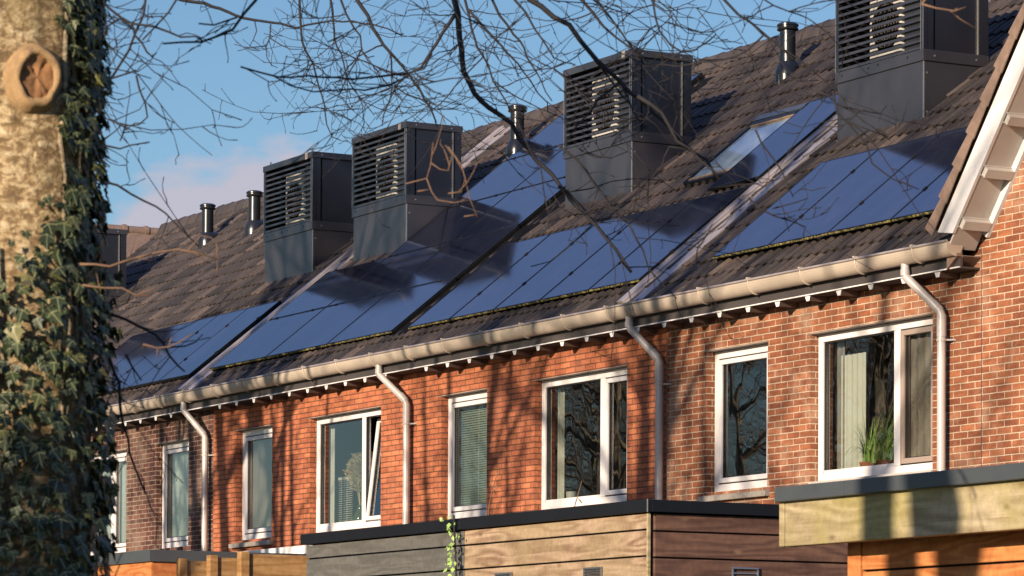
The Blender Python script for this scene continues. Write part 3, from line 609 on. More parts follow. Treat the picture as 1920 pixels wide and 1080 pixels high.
# ------------------------------------------------------------------ vent pipes
def vent():
    p=empty('roof_vent_pipe',(0,0,0),'x','vent pipe',local=True)
    b=MB(); b.lathe([(.15,-.16),(.15,.05),(.145,.10),(.125,.16),(.105,.20),(.10,.21)],n=28); 
    b.tube([(0,.02,.12),(0,.14,.12),(0,.26,.10)],[.13,.12,.10],16); b.build('pipe_boot',M['pipe_black'],p,smooth=True,sharp=45)
    a=MB(); a.lathe([(.093,.18),(.093,.60)],n=28); a.build('pipe',M['pipe_black'],p,smooth=True,sharp=45)
    c=MB(); c.lathe([(.10,.575),(.125,.585),(.128,.60),(.118,.612),(.118,.625),(.128,.632),(.128,.65),(.10,.668),(.085,.672)],n=28); c.build('cap',M['pipe_black'],p,smooth=True,sharp=35)
    f=MB(); f.hexa([(-.20,-.17,-.20),(.20,-.17,-.20),(.20,.26,.147),(-.20,.26,.147),(-.20,-.17,-.17),(.20,-.17,-.17),(.20,.26,.177),(-.20,.26,.177)]); f.build('lead_apron',M['fascia'],p)
    return p
vp=vent()
for i,(x,y,z,lb) in enumerate([(-51.86,22.654,8.985,'leftmost black vent pipe on the roof near the ridge'),(-49.96,22.603,8.943,'second black vent pipe from the left, against the louvred housing'),
     (-41.78,22.735,9.051,'black vent pipe at the upper edge of the middle solar panels'),(-35.09,22.69,9.014,'black vent pipe near the ridge, left of the nearest heat pump housing')]):
    o=vp if i==0 else copy_tree(vp); o.location=(x,y,z); tag(o,lb,'vent pipe','vent pipes on the roofs')
# ------------------------------------------------------------------ things behind the windows
def curtain(name,x0,x1,z0,z1,y,mat,label,folds=9,amp=.02,cat='curtain'):
    c=MB(); n=folds*8
    for i in range(n+1):
        x=x0+(x1-x0)*i/n; yy=y+amp*sin(2*pi*folds*i/n)+.3*amp*sin(5.3*i/8.)
        c.v+=[(x,yy,z0),(x,yy,z1)]
    for i in range(n): c.f.append((2*i,2*i+2,2*i+3,2*i+1)); c.m.append(0)
    o=c.build(name,mat,None,smooth=True); tag(o,label,cat); return o
curtain('curtain',-28.62,-28.16,3.86,5.02,YF+.24,M['curtain'],'tall cream curtain panel behind the large window with the potted plant',5,.012)
curtain('curtain',-27.52,-26.95,3.85,5.2,YF+.185,M['taupe'],'taupe curtain filling the narrow right casement of the rightmost window',5,.008)
curtain('curtain',-42.25,-41.12,3.85,5.2,YF+.19,M['taupe'],'dim taupe curtain in the narrow window left of the pampas grass window',5,.012)
curtain('net_curtain',-44.9,-43.75,3.85,5.2,YF+.185,M['net'],'white net curtain in the narrow window of the dark brick house',7,.012)
curtain('net_curtain',-47.8,-45.9,3.85,5.2,YF+.185,M['net'],'white net curtain in the wide window beside the ivy leaves',14,.012)
curtain('curtain',-34.15,-34.0,3.85,5.2,YF+.25,M['curtain'],'pale curtain gathered at the left edge of the right orange house wide window',3,.02)
curtain('curtain',-28.66,-28.52,3.85,5.2,YF+.25,M['taupe'],'narrow beige curtain edge left of the cream curtain',2,.02)
curtain('curtain',-39.90,-39.78,3.85,5.2,YF+.25,M['curtain'],'pale curtain edge at the left of the pampas grass window',2,.02)
def blinds(x0,x1,z0,z1,y,label,mat,open_=.012):
    p=empty('venetian_blind',((x0+x1)/2,y,z1),label,'blind')
    s=MB(); z=z1-.05
    while z>z0: s.hexa([(x0,y-.010,z-open_),(x1,y-.010,z-open_),(x1,y+.012,z+open_-.001),(x0,y+.012,z+open_-.001),(x0,y-.010,z-open_+.0015),(x1,y-.010,z-open_+.0015),(x1,y+.012,z+open_+.0005),(x0,y+.012,z+open_+.0005)]); z-=.027
    s.build('slats',mat,p); b=MB(); b.box(x0,x1,y-.015,y+.02,z1-.035,z1); b.build('head_rail',mat,p)
    c=MB(); 
    for x in (x0+.12,(x0+x1)/2,x1-.12): c.tube([(x,y-.014,z0),(x,y-.014,z1)],.0015,4)
    c.build('cord',M['white'],p)
blinds(-36.43,-35.36,3.88,5.16,YF+.21,'green venetian blind with open slats in the narrow window of the right orange house',M['blind'])
blinds(-39.85,-39.45,3.88,4.5,YF+.33,'half drawn pale blind low behind the pampas grass window',M['curtain'],.006)
def potted_plant(x,y,z):
    p=empty('potted_plant',(x,y,z),'green strappy plant in a terracotta pot on the ledge before the cream curtain','plant')
    a=MB()
    for dx in (-.14,.14): a.lathe([(.06,z),(.085,z+.11),(.09,z+.125),(.078,z+.125),(.07,z+.10)],x+dx,y,20)
    a.build('pot',M['terracotta'],p,smooth=True,sharp=40)
    r=random.Random(11); l=MB()
    for k in range(280):
        bx=x+r.uniform(-.21,.21); by=y+r.uniform(-.03,.03); an=r.uniform(0,2*pi); L=r.uniform(.22,.58); bend=r.uniform(.15,1.25); w=r.uniform(.006,.013)
        P=[];d=(cos(an),sin(an)*.15); h=0; q=0; th=r.uniform(.05,.3)
        for i in range(8):
            P.append((bx+d[0]*q,by+d[1]*q,z+.11+h)); q+=L/7*sin(th); h+=L/7*cos(th); th+=bend*.32
        for i in range(7):
            w0=w*(1-i/8); w1=w*(1-(i+1)/8); nx,ny=-d[1],d[0]
            a_,b_=P[i],P[i+1]; l.quad((a_[0]-nx*w0-w0*.5,a_[1]-ny*w0,a_[2]),(a_[0]+nx*w0+w0*.5,a_[1]+ny*w0,a_[2]),(b_[0]+nx*w1+w1*.5,b_[1]+ny*w1,b_[2]),(b_[0]-nx*w1-w1*.5,b_[1]-ny*w1,b_[2]))
    l.build('leaves',M['leafgreen'],p,smooth=True)
potted_plant(-27.93,YF+.215,3.843)
def pampas(x,y,z):
    p=empty('pampas_vase',(x,y,z),'glass vase of dry pampas grass standing on the ledge beside the tilted window','vase')
    v=MB(); v.lathe([(.05,z),(.085,z+.05),(.09,z+.13),(.05,z+.22),(.035,z+.26),(.045,z+.28)],x,y,24); v.build('vase',M['vase'],p,smooth=True,sharp=50)
    r=random.Random(4); s=MB(); f=MB()
    for k in range(9):
        an=r.uniform(0,2*pi); t=r.uniform(.03,.13); tip=(x+cos(an)*t,y+sin(an)*t*.7,z+r.uniform(.55,.78)); s.tube([(x,y,z+.2),((x+tip[0])/2,(y+tip[1])/2,z+.42),tip],.003,4)
        for q in range(260):
            u=r.random(); c=(tip[0]+r.gauss(0,.012),tip[1]+r.gauss(0,.012),tip[2]-.14+u*.30); a2=r.uniform(0,2*pi); le=.13*(1-abs(u-.4)); 
            e_=(c[0]+cos(a2)*le,c[1]+sin(a2)*le,c[2]+le*.5); f.add([c,e_,(e_[0]+.003,e_[1],e_[2]+.005)],[(0,1,2)])
    s.build('stems',M['pampas'],p); f.build('plumes',M['pampas'],p)
pampas(-39.16,YF+.30,3.843)
def candle(x,label):
    c=MB(); c.lathe([(.055,3.843),(.058,3.85),(.058,4.0),(.05,4.005),(.045,3.99)],x,YF+.27,24); o=c.build('candle_jar',M['cream'],None,smooth=True,sharp=40); tag(o,label,'candle jar')
candle(-34.0+.12,'cream cylindrical jar on the ledge at the left of the wide tree-reflecting window')
d=MB(); d.lathe([(.035,3.843),(.045,3.87),(.04,3.93),(.02,3.95)],-33.72,YF+.27,16); tag(d.build('ornament',M['black'],None,smooth=True),'small dark ornament on the ledge right of the cream jar','ornament')
# ------------------------------------------------------------------ sheds
def boards_x(mb,x0,x1,y,zs,t=.02,m=0):
    """boards on a wall facing the camera side; zs = joint heights from the top down"""
    for a,b in zip(zs[:-1],zs[1:]):
        mb.hexa([(x0,y-.004,b+.005),(x1,y-.004,b+.005),(x1,y+t,b+.005),(x0,y+t,b+.005),(x0,y,a-.005),(x1,y,a-.005),(x1,y+t,a-.005),(x0,y+t,a-.005)],m)
def boards_y(mb,x,y0,y1,zs,t=.02,m=0):
    for a,b in zip(zs[:-1],zs[1:]):
        mb.hexa([(x-t,y0,b+.005),(x+.004,y0,b+.005),(x+.004,y1,b+.005),(x-t,y1,b+.005),(x-t,y0,a-.005),(x,y0,a-.005),(x,y1,a-.005),(x-t,y1,a-.005)],m)
zs=[2.706,2.609]+[2.609-.1525*k for k in range(1,18)]
SX0,SXM,SX1,SY=-22.30,-19.965,-17.68,10.5
gs=empty('grey_shed',((SX0+SXM)/2,SY,0),'grey painted board shed with flat black roof trim, left of the tan boarded shed','shed')
b=MB(); boards_x(b,SX0,SXM-.004,SY,zs); b.build('cladding',M['paint_grey'],gs,bevel=.003)
b=MB(); b.box(SX0+.003,SXM-.01,SY+.021,SY+3,0,2.70); b.build('core',M['trim_black'],gs)
b=MB(); b.box(SX0-.03,SXM-.002,SY-.035,SY-.005,2.708,2.779); b.box(SX0-.03,SX0-.005,SY-.005,SY+3,2.708,2.779); b.box(SX0-.005,SXM-.002,SY-.005,SY+3,2.712,2.75); b.build('roof_trim',M['trim_black'],gs,bevel=.003)
ts=empty('timber_shed',((SXM+SX1)/2,SY,0),'timber shed with sunlit tan boards in front and dark brown boards on its side','shed')
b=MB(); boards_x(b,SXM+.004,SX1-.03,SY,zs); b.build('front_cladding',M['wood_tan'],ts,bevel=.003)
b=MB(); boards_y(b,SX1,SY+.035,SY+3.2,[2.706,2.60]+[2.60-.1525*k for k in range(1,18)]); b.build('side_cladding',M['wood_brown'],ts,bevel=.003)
b=MB(); b.box(SXM+.01,SX1-.022,SY+.021,SY+3.19,0,2.70); b.build('core',M['trim_black'],ts)
b=MB(); b.box(SX1-.030,SX1-.012,SY-.002,SY+.014,0,2.705); b.build('corner_post',M['wood_beam'],ts)
b=MB(); b.box(SXM,SX1+.035,SY-.035,SY-.005,2.708,2.779); b.box(SX1+.01,SX1+.035,SY-.005,SY+3.2,2.708,2.779); b.box(SXM,SX1+.01,SY-.005,SY+3.2,2.712,2.75); tr=b.build('roof_trim',M['trim_black'],ts,bevel=.003)
b=MB(); b.box(SX1+.033,SX1+.0385,SY-.0385,SY-.033,2.706,2.781); b.build('corner_edge',M['alu'],tr)
def grille_x(x0,x1,y,z0,z1):
    gm=MB(); gm.box(x0,x1,y-.018,y-.006,z0,z0+.012); gm.box(x0,x1,y-.018,y-.006,z1-.012,z1); gm.box(x0,x0+.012,y-.018,y-.006,z0+.012,z1-.012); gm.box(x1-.012,x1,y-.018,y-.006,z0+.012,z1-.012)
    z=z0+.018
    while z<z1-.02: gm.hexa([(x0+.012,y-.016,z),(x1-.012,y-.016,z),(x1-.012,y-.006,z+.010),(x0+.012,y-.006,z+.010),(x0+.012,y-.016,z+.003),(x1-.012,y-.016,z+.003),(x1-.012,y-.006,z+.013),(x0+.012,y-.006,z+.013)]); z+=.017
    gm.build('vent_grille',M['steel'],ts,bevel=.002)
grille_x(-18.42,-18.21,SY,2.30,2.413); grille_x(-19.53,-19.32,SY,2.31,2.418)
def grille_y(x,y0,y1,z0,z1):
    gm=MB(); gm.box(x+.006,x+.018,y0,y1,z0,z0+.012); gm.box(x+.006,x+.018,y0,y1,z1-.012,z1); gm.box(x+.006,x+.018,y0,y0+.012,z0+.012,z1-.012); gm.box(x+.006,x+.018,y1-.012,y1,z0+.012,z1-.012)
    z=z0+.018
    while z<z1-.02: gm.box(x+.006,x+.013,y0+.012,y1-.012,z,z+.011); z+=.022
    gm.build('vent_grille',M['steel'],ts,bevel=.003)
grille_y(SX1,11.05,11.235,2.28,2.405)
# canopy with the heavy greenish beam
cn=empty('timber_canopy',(-12.5,9.6,0),'flat roofed canopy with thick greenish timber beam and grey trim at the lower right','canopy')
b=MB(); b.box(-13.93,-10.0,9.0,9.06,2.315,2.535); b.box(-13.975,-13.933,8.996,9.08,2.315,2.537); be=b.build('beam',M['wood_beam'],cn,bevel=.006)
b=MB(); b.box(-13.965,-13.4,8.965,8.99,2.522,2.590); b.box(-13.397,-11.6,8.965,8.99,2.522,2.590); b.box(-11.597,-10.0,8.965,8.99,2.522,2.590); b.box(-13.965,-13.94,8.99,11.5,2.522,2.590); b.build('roof_trim',M['trim_grey'],cn,bevel=.003)
b=MB(); b.box(-13.935,-10.0,9.061,11.5,2.50,2.58); b.build('roof_deck',M['wood_brown'],cn)
sb=empty('orange_shed',(-12.0,9.2,0),'orange stained board wall striped by shadows under the canopy at the lower right corner','shed')
b=MB(); boards_x(b,-13.583,-10.0,9.2,[2.49,2.195]+[2.195-.125*k for k in range(1,17)]); b.build('cladding',M['wood_orange'],sb,bevel=.003)
b=MB(); b.box(-13.69,-13.586,9.187,9.26,0,2.49); b.build('corner_board',M['wood_orange'],sb,bevel=.003)
b=MB(); b.box(-13.68,-10.0,9.223,11.4,0,2.495); b.build('core',M['trim_black'],sb)
# far left shed
ls=empty('garden_shed',(-31.6,13.6,0),'plain orange shed with black roof trim at the foot of the ivy trunk','shed')
b=MB(); b.box(-35.5,-31.01,13.0,13.02,0,2.975); b.build('front_wall',M['wood_orange'],ls); b=MB(); b.box(-31.03,-31.01,13.021,17.5,0,2.975); b.build('side_wall',M['wood_orange_y'],ls)
b=MB(); b.box(-35.52,-30.98,12.97,12.995,2.98,3.09); b.box(-31.0,-30.98,12.995,17.5,2.98,3.09); b.box(-35.52,-31.0,12.995,17.5,3.0,3.05); b.box(-33.2,-33.19,12.966,12.969,2.98,3.09); b.build('roof_trim',M['trim_grey'],ls,bevel=.003)
# stepped fences
for i,(x,y,z,L) in enumerate([(-23.42,10.5,2.695,3.2),(-25.11,11.0,2.746,2.2),(-26.86,11.5,2.80,2.0)]):
    f=empty('garden_fence',(x,y,0),['orange wooden fence panel against the grey shed','middle one of the three stepped orange fence panels','leftmost orange fence panel next to the plain orange shed'][i],'fence','stepped wooden fence panels')
    b=MB(); q=z
    while q>.2: b.box(x-.02,x,y+.07,y+L,q-.44,q-.004); q-=.444
    b.build('panel',M['wood_fence'],f,bevel=.003)
    b=MB(); b.box(x-.05,x+.02,y,y+.069,0,z+.012); b.build('post',M['wood_fence'],f,bevel=.004)
# low extension edge
ex=empty('lean_to_roof',(-40.5,18.5,0),'low white edged lean-to roof under the left orange house windows','lean-to')
b=MB(); b.hexa([(-42.3,18.58,3.53),(-38.6,18.58,3.53),(-38.6,18.60,3.53),(-42.3,18.60,3.53),(-42.3,18.58,3.635),(-38.6,18.58,3.635),(-38.6,18.60,3.635),(-42.3,18.60,3.635)]); b.build('edge_board',M['white'],ex)
b=MB(); b.box(-42.3,-38.6,18.601,YF-.003,3.5,3.60); b.box(-42.25,-38.65,18.65,YF-.003,0,3.5); b.build('body',M['interior'],ex)
# ------------------------------------------------------------------ ground
gd=MB(); 
gd.quad((-400,-300,0),(300,-300,0),(300,500,0),(-400,500,0)); tag(gd.build('ground',M['grass'],None),kind='structure')
pv=MB(); pv.quad((-60,14.5,.004),(-8,14.5,.004),(-8,18.86,.004),(-60,18.86,.004)); tag(pv.build('garden_paving',M['paving'],None),kind='structure')
# ------------------------------------------------------------------ foreground tree with ivy
TX,TY=-8.495,3.17
iv=empty('ivy_clad_tree',(TX,TY,0),'pale barked tree trunk with a healed branch scar, overgrown with ivy, filling the left edge','tree')
tb=MB(); n=64; rows=150; r_=random.Random(2)
from mathutils import noise as MN, Vector
Z0,Z1=0,7.6
for i in range(rows+1):
    z=Z0+(Z1-Z0)*i/rows
    for k in range(n):
        a=2*pi*k/n; R=.192-.006*(z-3)+.07*math.exp(-z*2.2)
        R+=.010*MN.noise(Vector((cos(a)*1.6,sin(a)*1.6,z*.8)))+.006*MN.noise(Vector((cos(a)*5,sin(a)*5,z*3)))
        tb.v.append((TX+R*cos(a),TY+R*sin(a),z))
for i in range(rows):
    for k in range(n): tb.f.append((i*n+k,i*n+(k+1)%n,(i+1)*n+(k+1)%n,(i+1)*n+k)); tb.m.append(0)
tb.build('trunk',M['bark'],iv,smooth=True)
# scar: collar ring and recessed cut, facing the camera
fc=math.atan2(-TY,-TX); ka=fc+.30
cz=3.082
def K(u,v,d):   # u across, v up, d outwards
    nx,ny=cos(ka),sin(ka); return (TX+nx*d-ny*u*1.0, TY+ny*d+nx*u*1.0, cz+v)
kb=MB(); N=40; prof=[(.090,.165),(.077,.200),(.068,.219),(.059,.227),(.051,.223),(.047,.213),(.045,.200)]
for j,(r,dd) in enumerate(prof):
    for k in range(N):
        a=2*pi*k/N; w=1+.02*sin(a*2+.6)+.012*sin(5*a); kb.v.append(K(r*.86*cos(a)*w,r*1.12*sin(a)*w,dd+.010*MN.noise(Vector((cos(a)*2,sin(a)*2,j*.3)))))
for j in range(len(prof)-1):
    for k in range(N): kb.f.append((j*N+k,j*N+(k+1)%N,(j+1)*N+(k+1)%N,(j+1)*N+k)); kb.m.append(0)
ko=kb.build('branch_scar',M['collar'],iv,smooth=True)
kc=MB(); 
for rr_ in (.047,.032,.017,.001):
    for k in range(N): a=2*pi*k/N; kc.v.append(K(rr_*.88*cos(a),rr_*1.14*sin(a),.214+.012*MN.noise(Vector((rr_*60*cos(a),rr_*60*sin(a),3)))))
for j in range(3):
    for k in range(N): kc.f.append((j*N+k,j*N+(k+1)%N,(j+1)*N+(k+1)%N,(j+1)*N+k)); kc.m.append(0)
kc.build('cut_wood',M['cutwood'],ko,smooth=True)
# branches traced in space
def twigs(mb,P,r0,r1,rg,den=1.0,depth=0):
    L=0
    for a,b in zip(P[:-1],P[1:]):
        seg=sqrt(sum((b[k]-a[k])**2 for k in range(3))); 
        if seg<1e-4: continue
        d=[(b[k]-a[k])/seg for k in range(3)]
        t=rg.uniform(0,.12)
        while t<seg:
            p=[a[k]+d[k]*t for k in range(3)]
            ax=rg.choice((-1,1)); up=[.471,.882,0] ; 
            # direction: forward plus sideways in a random plane
            s=[rg.gauss(0,1),rg.gauss(0,1),rg.gauss(0,1)]; dd=[d[k]*.75+s[k]*.55 for k in range(3)]; l=sqrt(sum(q*q for q in dd)); dd=[q/l for q in dd]
            ln=(rg.uniform(.05,.26) if rg.random()<.68 else rg.uniform(.25,.5)) if depth==0 else rg.uniform(.03,.12)
            Q=[tuple(p)]; q=list(p); m=4
            for i in range(m):
                dd=[dd[k]+rg.gauss(0,.22)+(.06 if k==2 else 0) for k in range(3)]; l=sqrt(sum(x*x for x in dd)); dd=[x/l for x in dd]
                q=[q[k]+dd[k]*ln/m for k in range(3)]; Q.append(tuple(q))
            rr=max(.0017,min(r0,r1)*.55)
            mb.tube(Q,[rr,rr*.85,rr*.7,rr*.6,rr*.85],4)
            if depth==0 and ln>.09: twigs(mb,Q,rr,rr*.7,rg,.7,1)
            t+=rg.uniform(.07,.26)/den if depth==0 else rg.uniform(.05,.12)
def wig(P,rg,amp):
    out=[]
    for a,b in zip(P[:-1],P[1:]):
        seg=sqrt(sum((b[k]-a[k])**2 for k in range(3))); m=max(1,int(seg/.035))
        for i in range(m): 
            t=i/m; e=amp*(0 if i==0 else 1); out.append(tuple(a[k]+(b[k]-a[k])*t+rg.gauss(0,e) for k in range(3)))
    out.append(tuple(P[-1])); return out
BR=[
(6.7,2.2,[(-13.841,5.805,4.556),(-13.791,5.897,4.518),(-13.745,5.983,4.505),(-13.684,6.099,4.454),(-13.65,6.162,4.436),(-13.594,6.266,4.421),(-13.561,6.326,4.403),(-13.522,6.398,4.423),(-13.489,6.458,4.435),(-13.45,6.529,4.433),(-13.41,6.604,4.419),(-13.379,6.662,4.401),(-13.352,6.714,4.372)]),
(5.0,1.7,[(-13.556,6.326,4.598),(-13.555,6.333,4.52),(-13.554,6.339,4.416),(-13.553,6.344,4.351),(-13.546,6.359,4.305),(-13.533,6.386,4.256),(-13.526,6.401,4.194),(-13.522,6.41,4.155),(-13.513,6.431,4.084),(-13.51,6.441,3.999),(-13.5,6.462,3.947),(-13.484,6.491,3.934)]),
(2.2,1.1,[(-13.533,6.386,4.256),(-13.516,6.417,4.25),(-13.507,6.435,4.25)]),
(2.2,1.3,[(-13.531,6.389,4.253),(-13.516,6.418,4.227),(-13.507,6.435,4.208),(-13.494,6.461,4.195)]),
(2.2,1.1,[(-13.535,6.383,4.253),(-13.548,6.361,4.207),(-13.558,6.344,4.184)]),
(2.2,1.1,[(-13.646,6.168,4.434),(-13.643,6.177,4.389),(-13.651,6.164,4.35),(-13.659,6.15,4.323)]),
(2.5,1.1,[(-13.614,6.228,4.418),(-13.617,6.226,4.363),(-13.625,6.213,4.324),(-13.624,6.216,4.278),(-13.616,6.234,4.246),(-13.603,6.257,4.236)]),
(2.2,1.1,[(-13.617,6.226,4.36),(-13.595,6.267,4.331),(-13.577,6.302,4.314),(-13.552,6.348,4.313)]),
(2.2,1.1,[(-13.625,6.213,4.327),(-13.655,6.158,4.32),(-13.683,6.107,4.305)]),
(5.0,1.4,[(-14.394,6.87,4.806),(-14.392,6.877,4.722),(-14.388,6.888,4.632),(-14.387,6.895,4.548),(-14.373,6.924,4.479),(-14.365,6.944,4.382),(-14.349,6.975,4.319),(-14.333,7.007,4.278),(-14.308,7.057,4.208)]),
(4.7,1.6,[(-12.577,6.043,4.393),(-12.574,6.053,4.32),(-12.565,6.072,4.265),(-12.551,6.1,4.21),(-12.54,6.122,4.18),(-12.538,6.128,4.119),(-12.527,6.15,4.095),(-12.515,6.171,4.101)]),
(2.1,1.0,[(-12.538,6.128,4.119),(-12.525,6.155,4.077),(-12.505,6.193,4.034)]),
(2.9,1.0,[(-12.54,6.125,4.125),(-12.551,6.107,4.076),(-12.569,6.076,4.015),(-12.582,6.056,3.954),(-12.612,6.003,3.918),(-12.662,5.912,3.868)]),
(7.8,2.7,[(-13.451,6.521,4.593),(-13.439,6.545,4.521),(-13.419,6.586,4.456),(-13.41,6.604,4.404),(-13.39,6.645,4.333),(-13.376,6.672,4.3),(-13.36,6.704,4.261),(-13.341,6.742,4.209),(-13.319,6.786,4.138),(-13.301,6.822,4.073),(-13.29,6.845,4.008)]),
(6.5,1.5,[(-11.918,6.219,4.171),(-11.943,6.176,4.098),(-11.967,6.136,4.021),(-11.985,6.106,3.965),(-12.007,6.068,3.944),(-12.031,6.025,3.897),(-12.043,6.005,3.844),(-12.056,5.985,3.785),(-12.059,5.981,3.744)]),
(2.4,1.0,[(-12.031,6.025,3.891),(-12.012,6.061,3.862),(-11.987,6.108,3.845),(-11.945,6.185,3.857)]),
(3.4,1.7,[(-13.376,6.672,4.3),(-13.377,6.676,4.209),(-13.376,6.68,4.157),(-13.381,6.672,4.105)]),
(2.3,1.0,[(-12.447,6.301,4.017),(-12.433,6.328,3.98),(-12.425,6.345,3.944),(-12.397,6.399,3.895),(-12.386,6.421,3.835)]),
(2.2,1.1,[(-13.449,6.545,4.143),(-13.432,6.581,4.065),(-13.46,6.529,4.065),(-13.478,6.494,4.117)]),
(10.1,4.0,[(-11.925,6.199,4.322),(-11.92,6.213,4.221),(-11.914,6.226,4.168),(-11.913,6.233,4.074),(-11.908,6.248,3.951),(-11.89,6.285,3.869),(-11.866,6.332,3.817),(-11.841,6.379,3.782),(-11.825,6.412,3.755),(-11.811,6.439,3.695),(-11.798,6.466,3.665),(-11.784,6.493,3.619),(-11.755,6.549,3.563),(-11.736,6.587,3.505),(-11.71,6.637,3.453),(-11.677,6.703,3.367),(-11.645,6.766,3.28),(-11.62,6.817,3.196)]),
(4.7,2.1,[(-12.342,6.477,4.377),(-12.342,6.48,4.322),(-12.332,6.503,4.213),(-12.322,6.526,4.134),(-12.303,6.564,4.067),(-12.295,6.581,4.006),(-12.281,6.609,3.958),(-12.265,6.642,3.891)]),
(4.7,1.6,[(-12.336,6.491,4.286),(-12.317,6.53,4.237),(-12.292,6.579,4.177),(-12.267,6.628,4.116),(-12.247,6.666,4.074),(-12.225,6.71,4.007),(-12.212,6.737,3.958),(-12.195,6.77,3.922),(-12.195,6.771,3.886)]),
(4.9,1.6,[(-12.736,6.794,4.48),(-12.73,6.809,4.424),(-12.717,6.835,4.361),(-12.692,6.886,4.285),(-12.671,6.925,4.229),(-12.658,6.954,4.16),(-12.641,6.988,4.097),(-12.621,7.028,4.015)]),
(4.0,1.3,[(-10.51,5.678,3.961),(-10.499,5.701,3.92),(-10.482,5.734,3.878),(-10.468,5.762,3.821),(-10.456,5.786,3.785),(-10.44,5.819,3.727),(-10.423,5.851,3.712),(-10.405,5.883,3.704)]),
(1.8,0.9,[(-10.456,5.786,3.785),(-10.462,5.777,3.748),(-10.44,5.819,3.707),(-10.438,5.824,3.675)]),
(7.7,3.4,[(-10.054,5.476,3.849),(-10.037,5.508,3.819),(-10.021,5.539,3.799),(-10.003,5.574,3.765),(-9.979,5.619,3.74),(-9.963,5.65,3.69),(-9.95,5.677,3.655),(-9.938,5.7,3.625),(-9.915,5.744,3.581),(-9.892,5.789,3.526),(-9.864,5.843,3.481),(-9.839,5.892,3.431),(-9.825,5.919,3.392),(-9.809,5.95,3.362),(-9.796,5.975,3.333),(-9.776,6.014,3.308),(-9.761,6.045,3.248)]),
(5.6,1.9,[(-10.839,6.115,4.065),(-10.825,6.144,4.022),(-10.807,6.178,3.979),(-10.79,6.212,3.93),(-10.77,6.251,3.892),(-10.745,6.3,3.854),(-10.724,6.338,3.822)]),
(4.7,1.9,[(-10.813,6.163,4.065),(-10.8,6.19,4.022),(-10.779,6.231,3.963),(-10.762,6.265,3.914),(-10.742,6.304,3.854)]),
(3.2,1.9,[(-10.71,6.354,4.067),(-10.706,6.362,4.023),(-10.702,6.372,3.958),(-10.697,6.385,3.915),(-10.679,6.419,3.866),(-10.662,6.453,3.844),(-10.641,6.491,3.847),(-10.614,6.538,3.883),(-10.602,6.559,3.905)]),
(2.2,1.1,[(-10.705,6.364,4.007),(-10.724,6.331,3.996),(-10.742,6.298,3.979),(-10.766,6.255,3.964)]),
(2.2,1.1,[(-10.702,6.375,3.936),(-10.712,6.356,3.92),(-10.738,6.308,3.92),(-10.759,6.27,3.903)]),
(2.1,0.9,[(-10.697,6.378,4.023),(-10.672,6.427,3.975),(-10.66,6.451,3.931),(-10.638,6.492,3.91)]),
(2.1,0.9,[(-10.708,6.359,4.018),(-10.685,6.403,3.985),(-10.651,6.465,3.997),(-10.617,6.527,4.001)]),
(4.1,2.1,[(-9.337,5.751,3.771),(-9.316,5.792,3.722),(-9.298,5.829,3.679),(-9.278,5.867,3.651),(-9.259,5.903,3.617),(-9.236,5.947,3.576),(-9.213,5.991,3.528)]),
(2.5,1.2,[(-9.283,5.852,3.763),(-9.245,5.925,3.706),(-9.222,5.968,3.687),(-9.206,5.997,3.7),(-9.158,6.083,3.723)]),
(3.0,3.7,[(-9.119,4.08,3.326),(-9.094,4.126,3.311),(-9.069,4.172,3.298),(-9.011,4.279,3.298),(-8.97,4.355,3.292),(-8.928,4.432,3.302),(-8.894,4.495,3.311),(-8.874,4.531,3.324),(-8.863,4.549,3.367)]),
(2.2,3.4,[(-9.078,4.156,3.304),(-9.053,4.203,3.274),(-9.022,4.26,3.257),(-8.991,4.318,3.262),(-8.954,4.386,3.262),(-8.918,4.451,3.28),(-8.895,4.493,3.302)]),
(3.0,1.5,[(-8.886,4.508,3.311),(-8.874,4.531,3.293),(-8.86,4.558,3.287),(-8.839,4.596,3.296),(-8.799,4.669,3.303),(-8.788,4.689,3.312)]),
(2.1,3.5,[(-8.76,3.693,3.295),(-8.711,3.784,3.3),(-8.689,3.824,3.317),(-8.671,3.856,3.333),(-8.656,3.881,3.375),(-8.64,3.909,3.412),(-8.632,3.923,3.437)]),
(1.8,2.1,[(-8.714,3.776,3.349),(-8.694,3.812,3.345),(-8.664,3.866,3.366)]),
(1.8,2.1,[(-8.694,3.814,3.323),(-8.674,3.848,3.358)]),
(3.7,1.9,[(-9.34,3.66,3.56),(-9.329,3.682,3.535),(-9.302,3.733,3.511),(-9.29,3.756,3.486),(-9.275,3.785,3.461),(-9.261,3.811,3.445),(-9.258,3.819,3.412),(-9.249,3.837,3.391),(-9.243,3.849,3.366),(-9.235,3.863,3.352),(-9.23,3.872,3.364)]),
(3.0,1.5,[(-9.261,3.811,3.445),(-9.232,3.866,3.437),(-9.212,3.902,3.422),(-9.197,3.932,3.408),(-9.177,3.968,3.41),(-9.167,3.986,3.396),(-9.139,4.037,3.417)]),
(2.6,1.9,[(-9.195,3.93,3.537),(-9.201,3.919,3.512),(-9.211,3.901,3.478),(-9.23,3.869,3.437),(-9.248,3.837,3.399)]),
(4.4,2.2,[(-9.117,3.655,3.503),(-9.118,3.655,3.47),(-9.118,3.656,3.438),(-9.125,3.646,3.401),(-9.133,3.632,3.369),(-9.138,3.626,3.308),(-9.143,3.62,3.227)]),
(3.0,3.0,[(-9.425,3.923,3.585),(-9.427,3.92,3.551),(-9.43,3.916,3.509),(-9.443,3.895,3.454),(-9.452,3.881,3.408),(-9.463,3.863,3.374),(-9.478,3.838,3.327),(-9.493,3.812,3.289),(-9.503,3.794,3.246),(-9.512,3.78,3.221)]),
(3.4,1.5,[(-9.327,3.696,3.316),(-9.306,3.737,3.301),(-9.292,3.762,3.291),(-9.266,3.809,3.308),(-9.258,3.824,3.316)]),
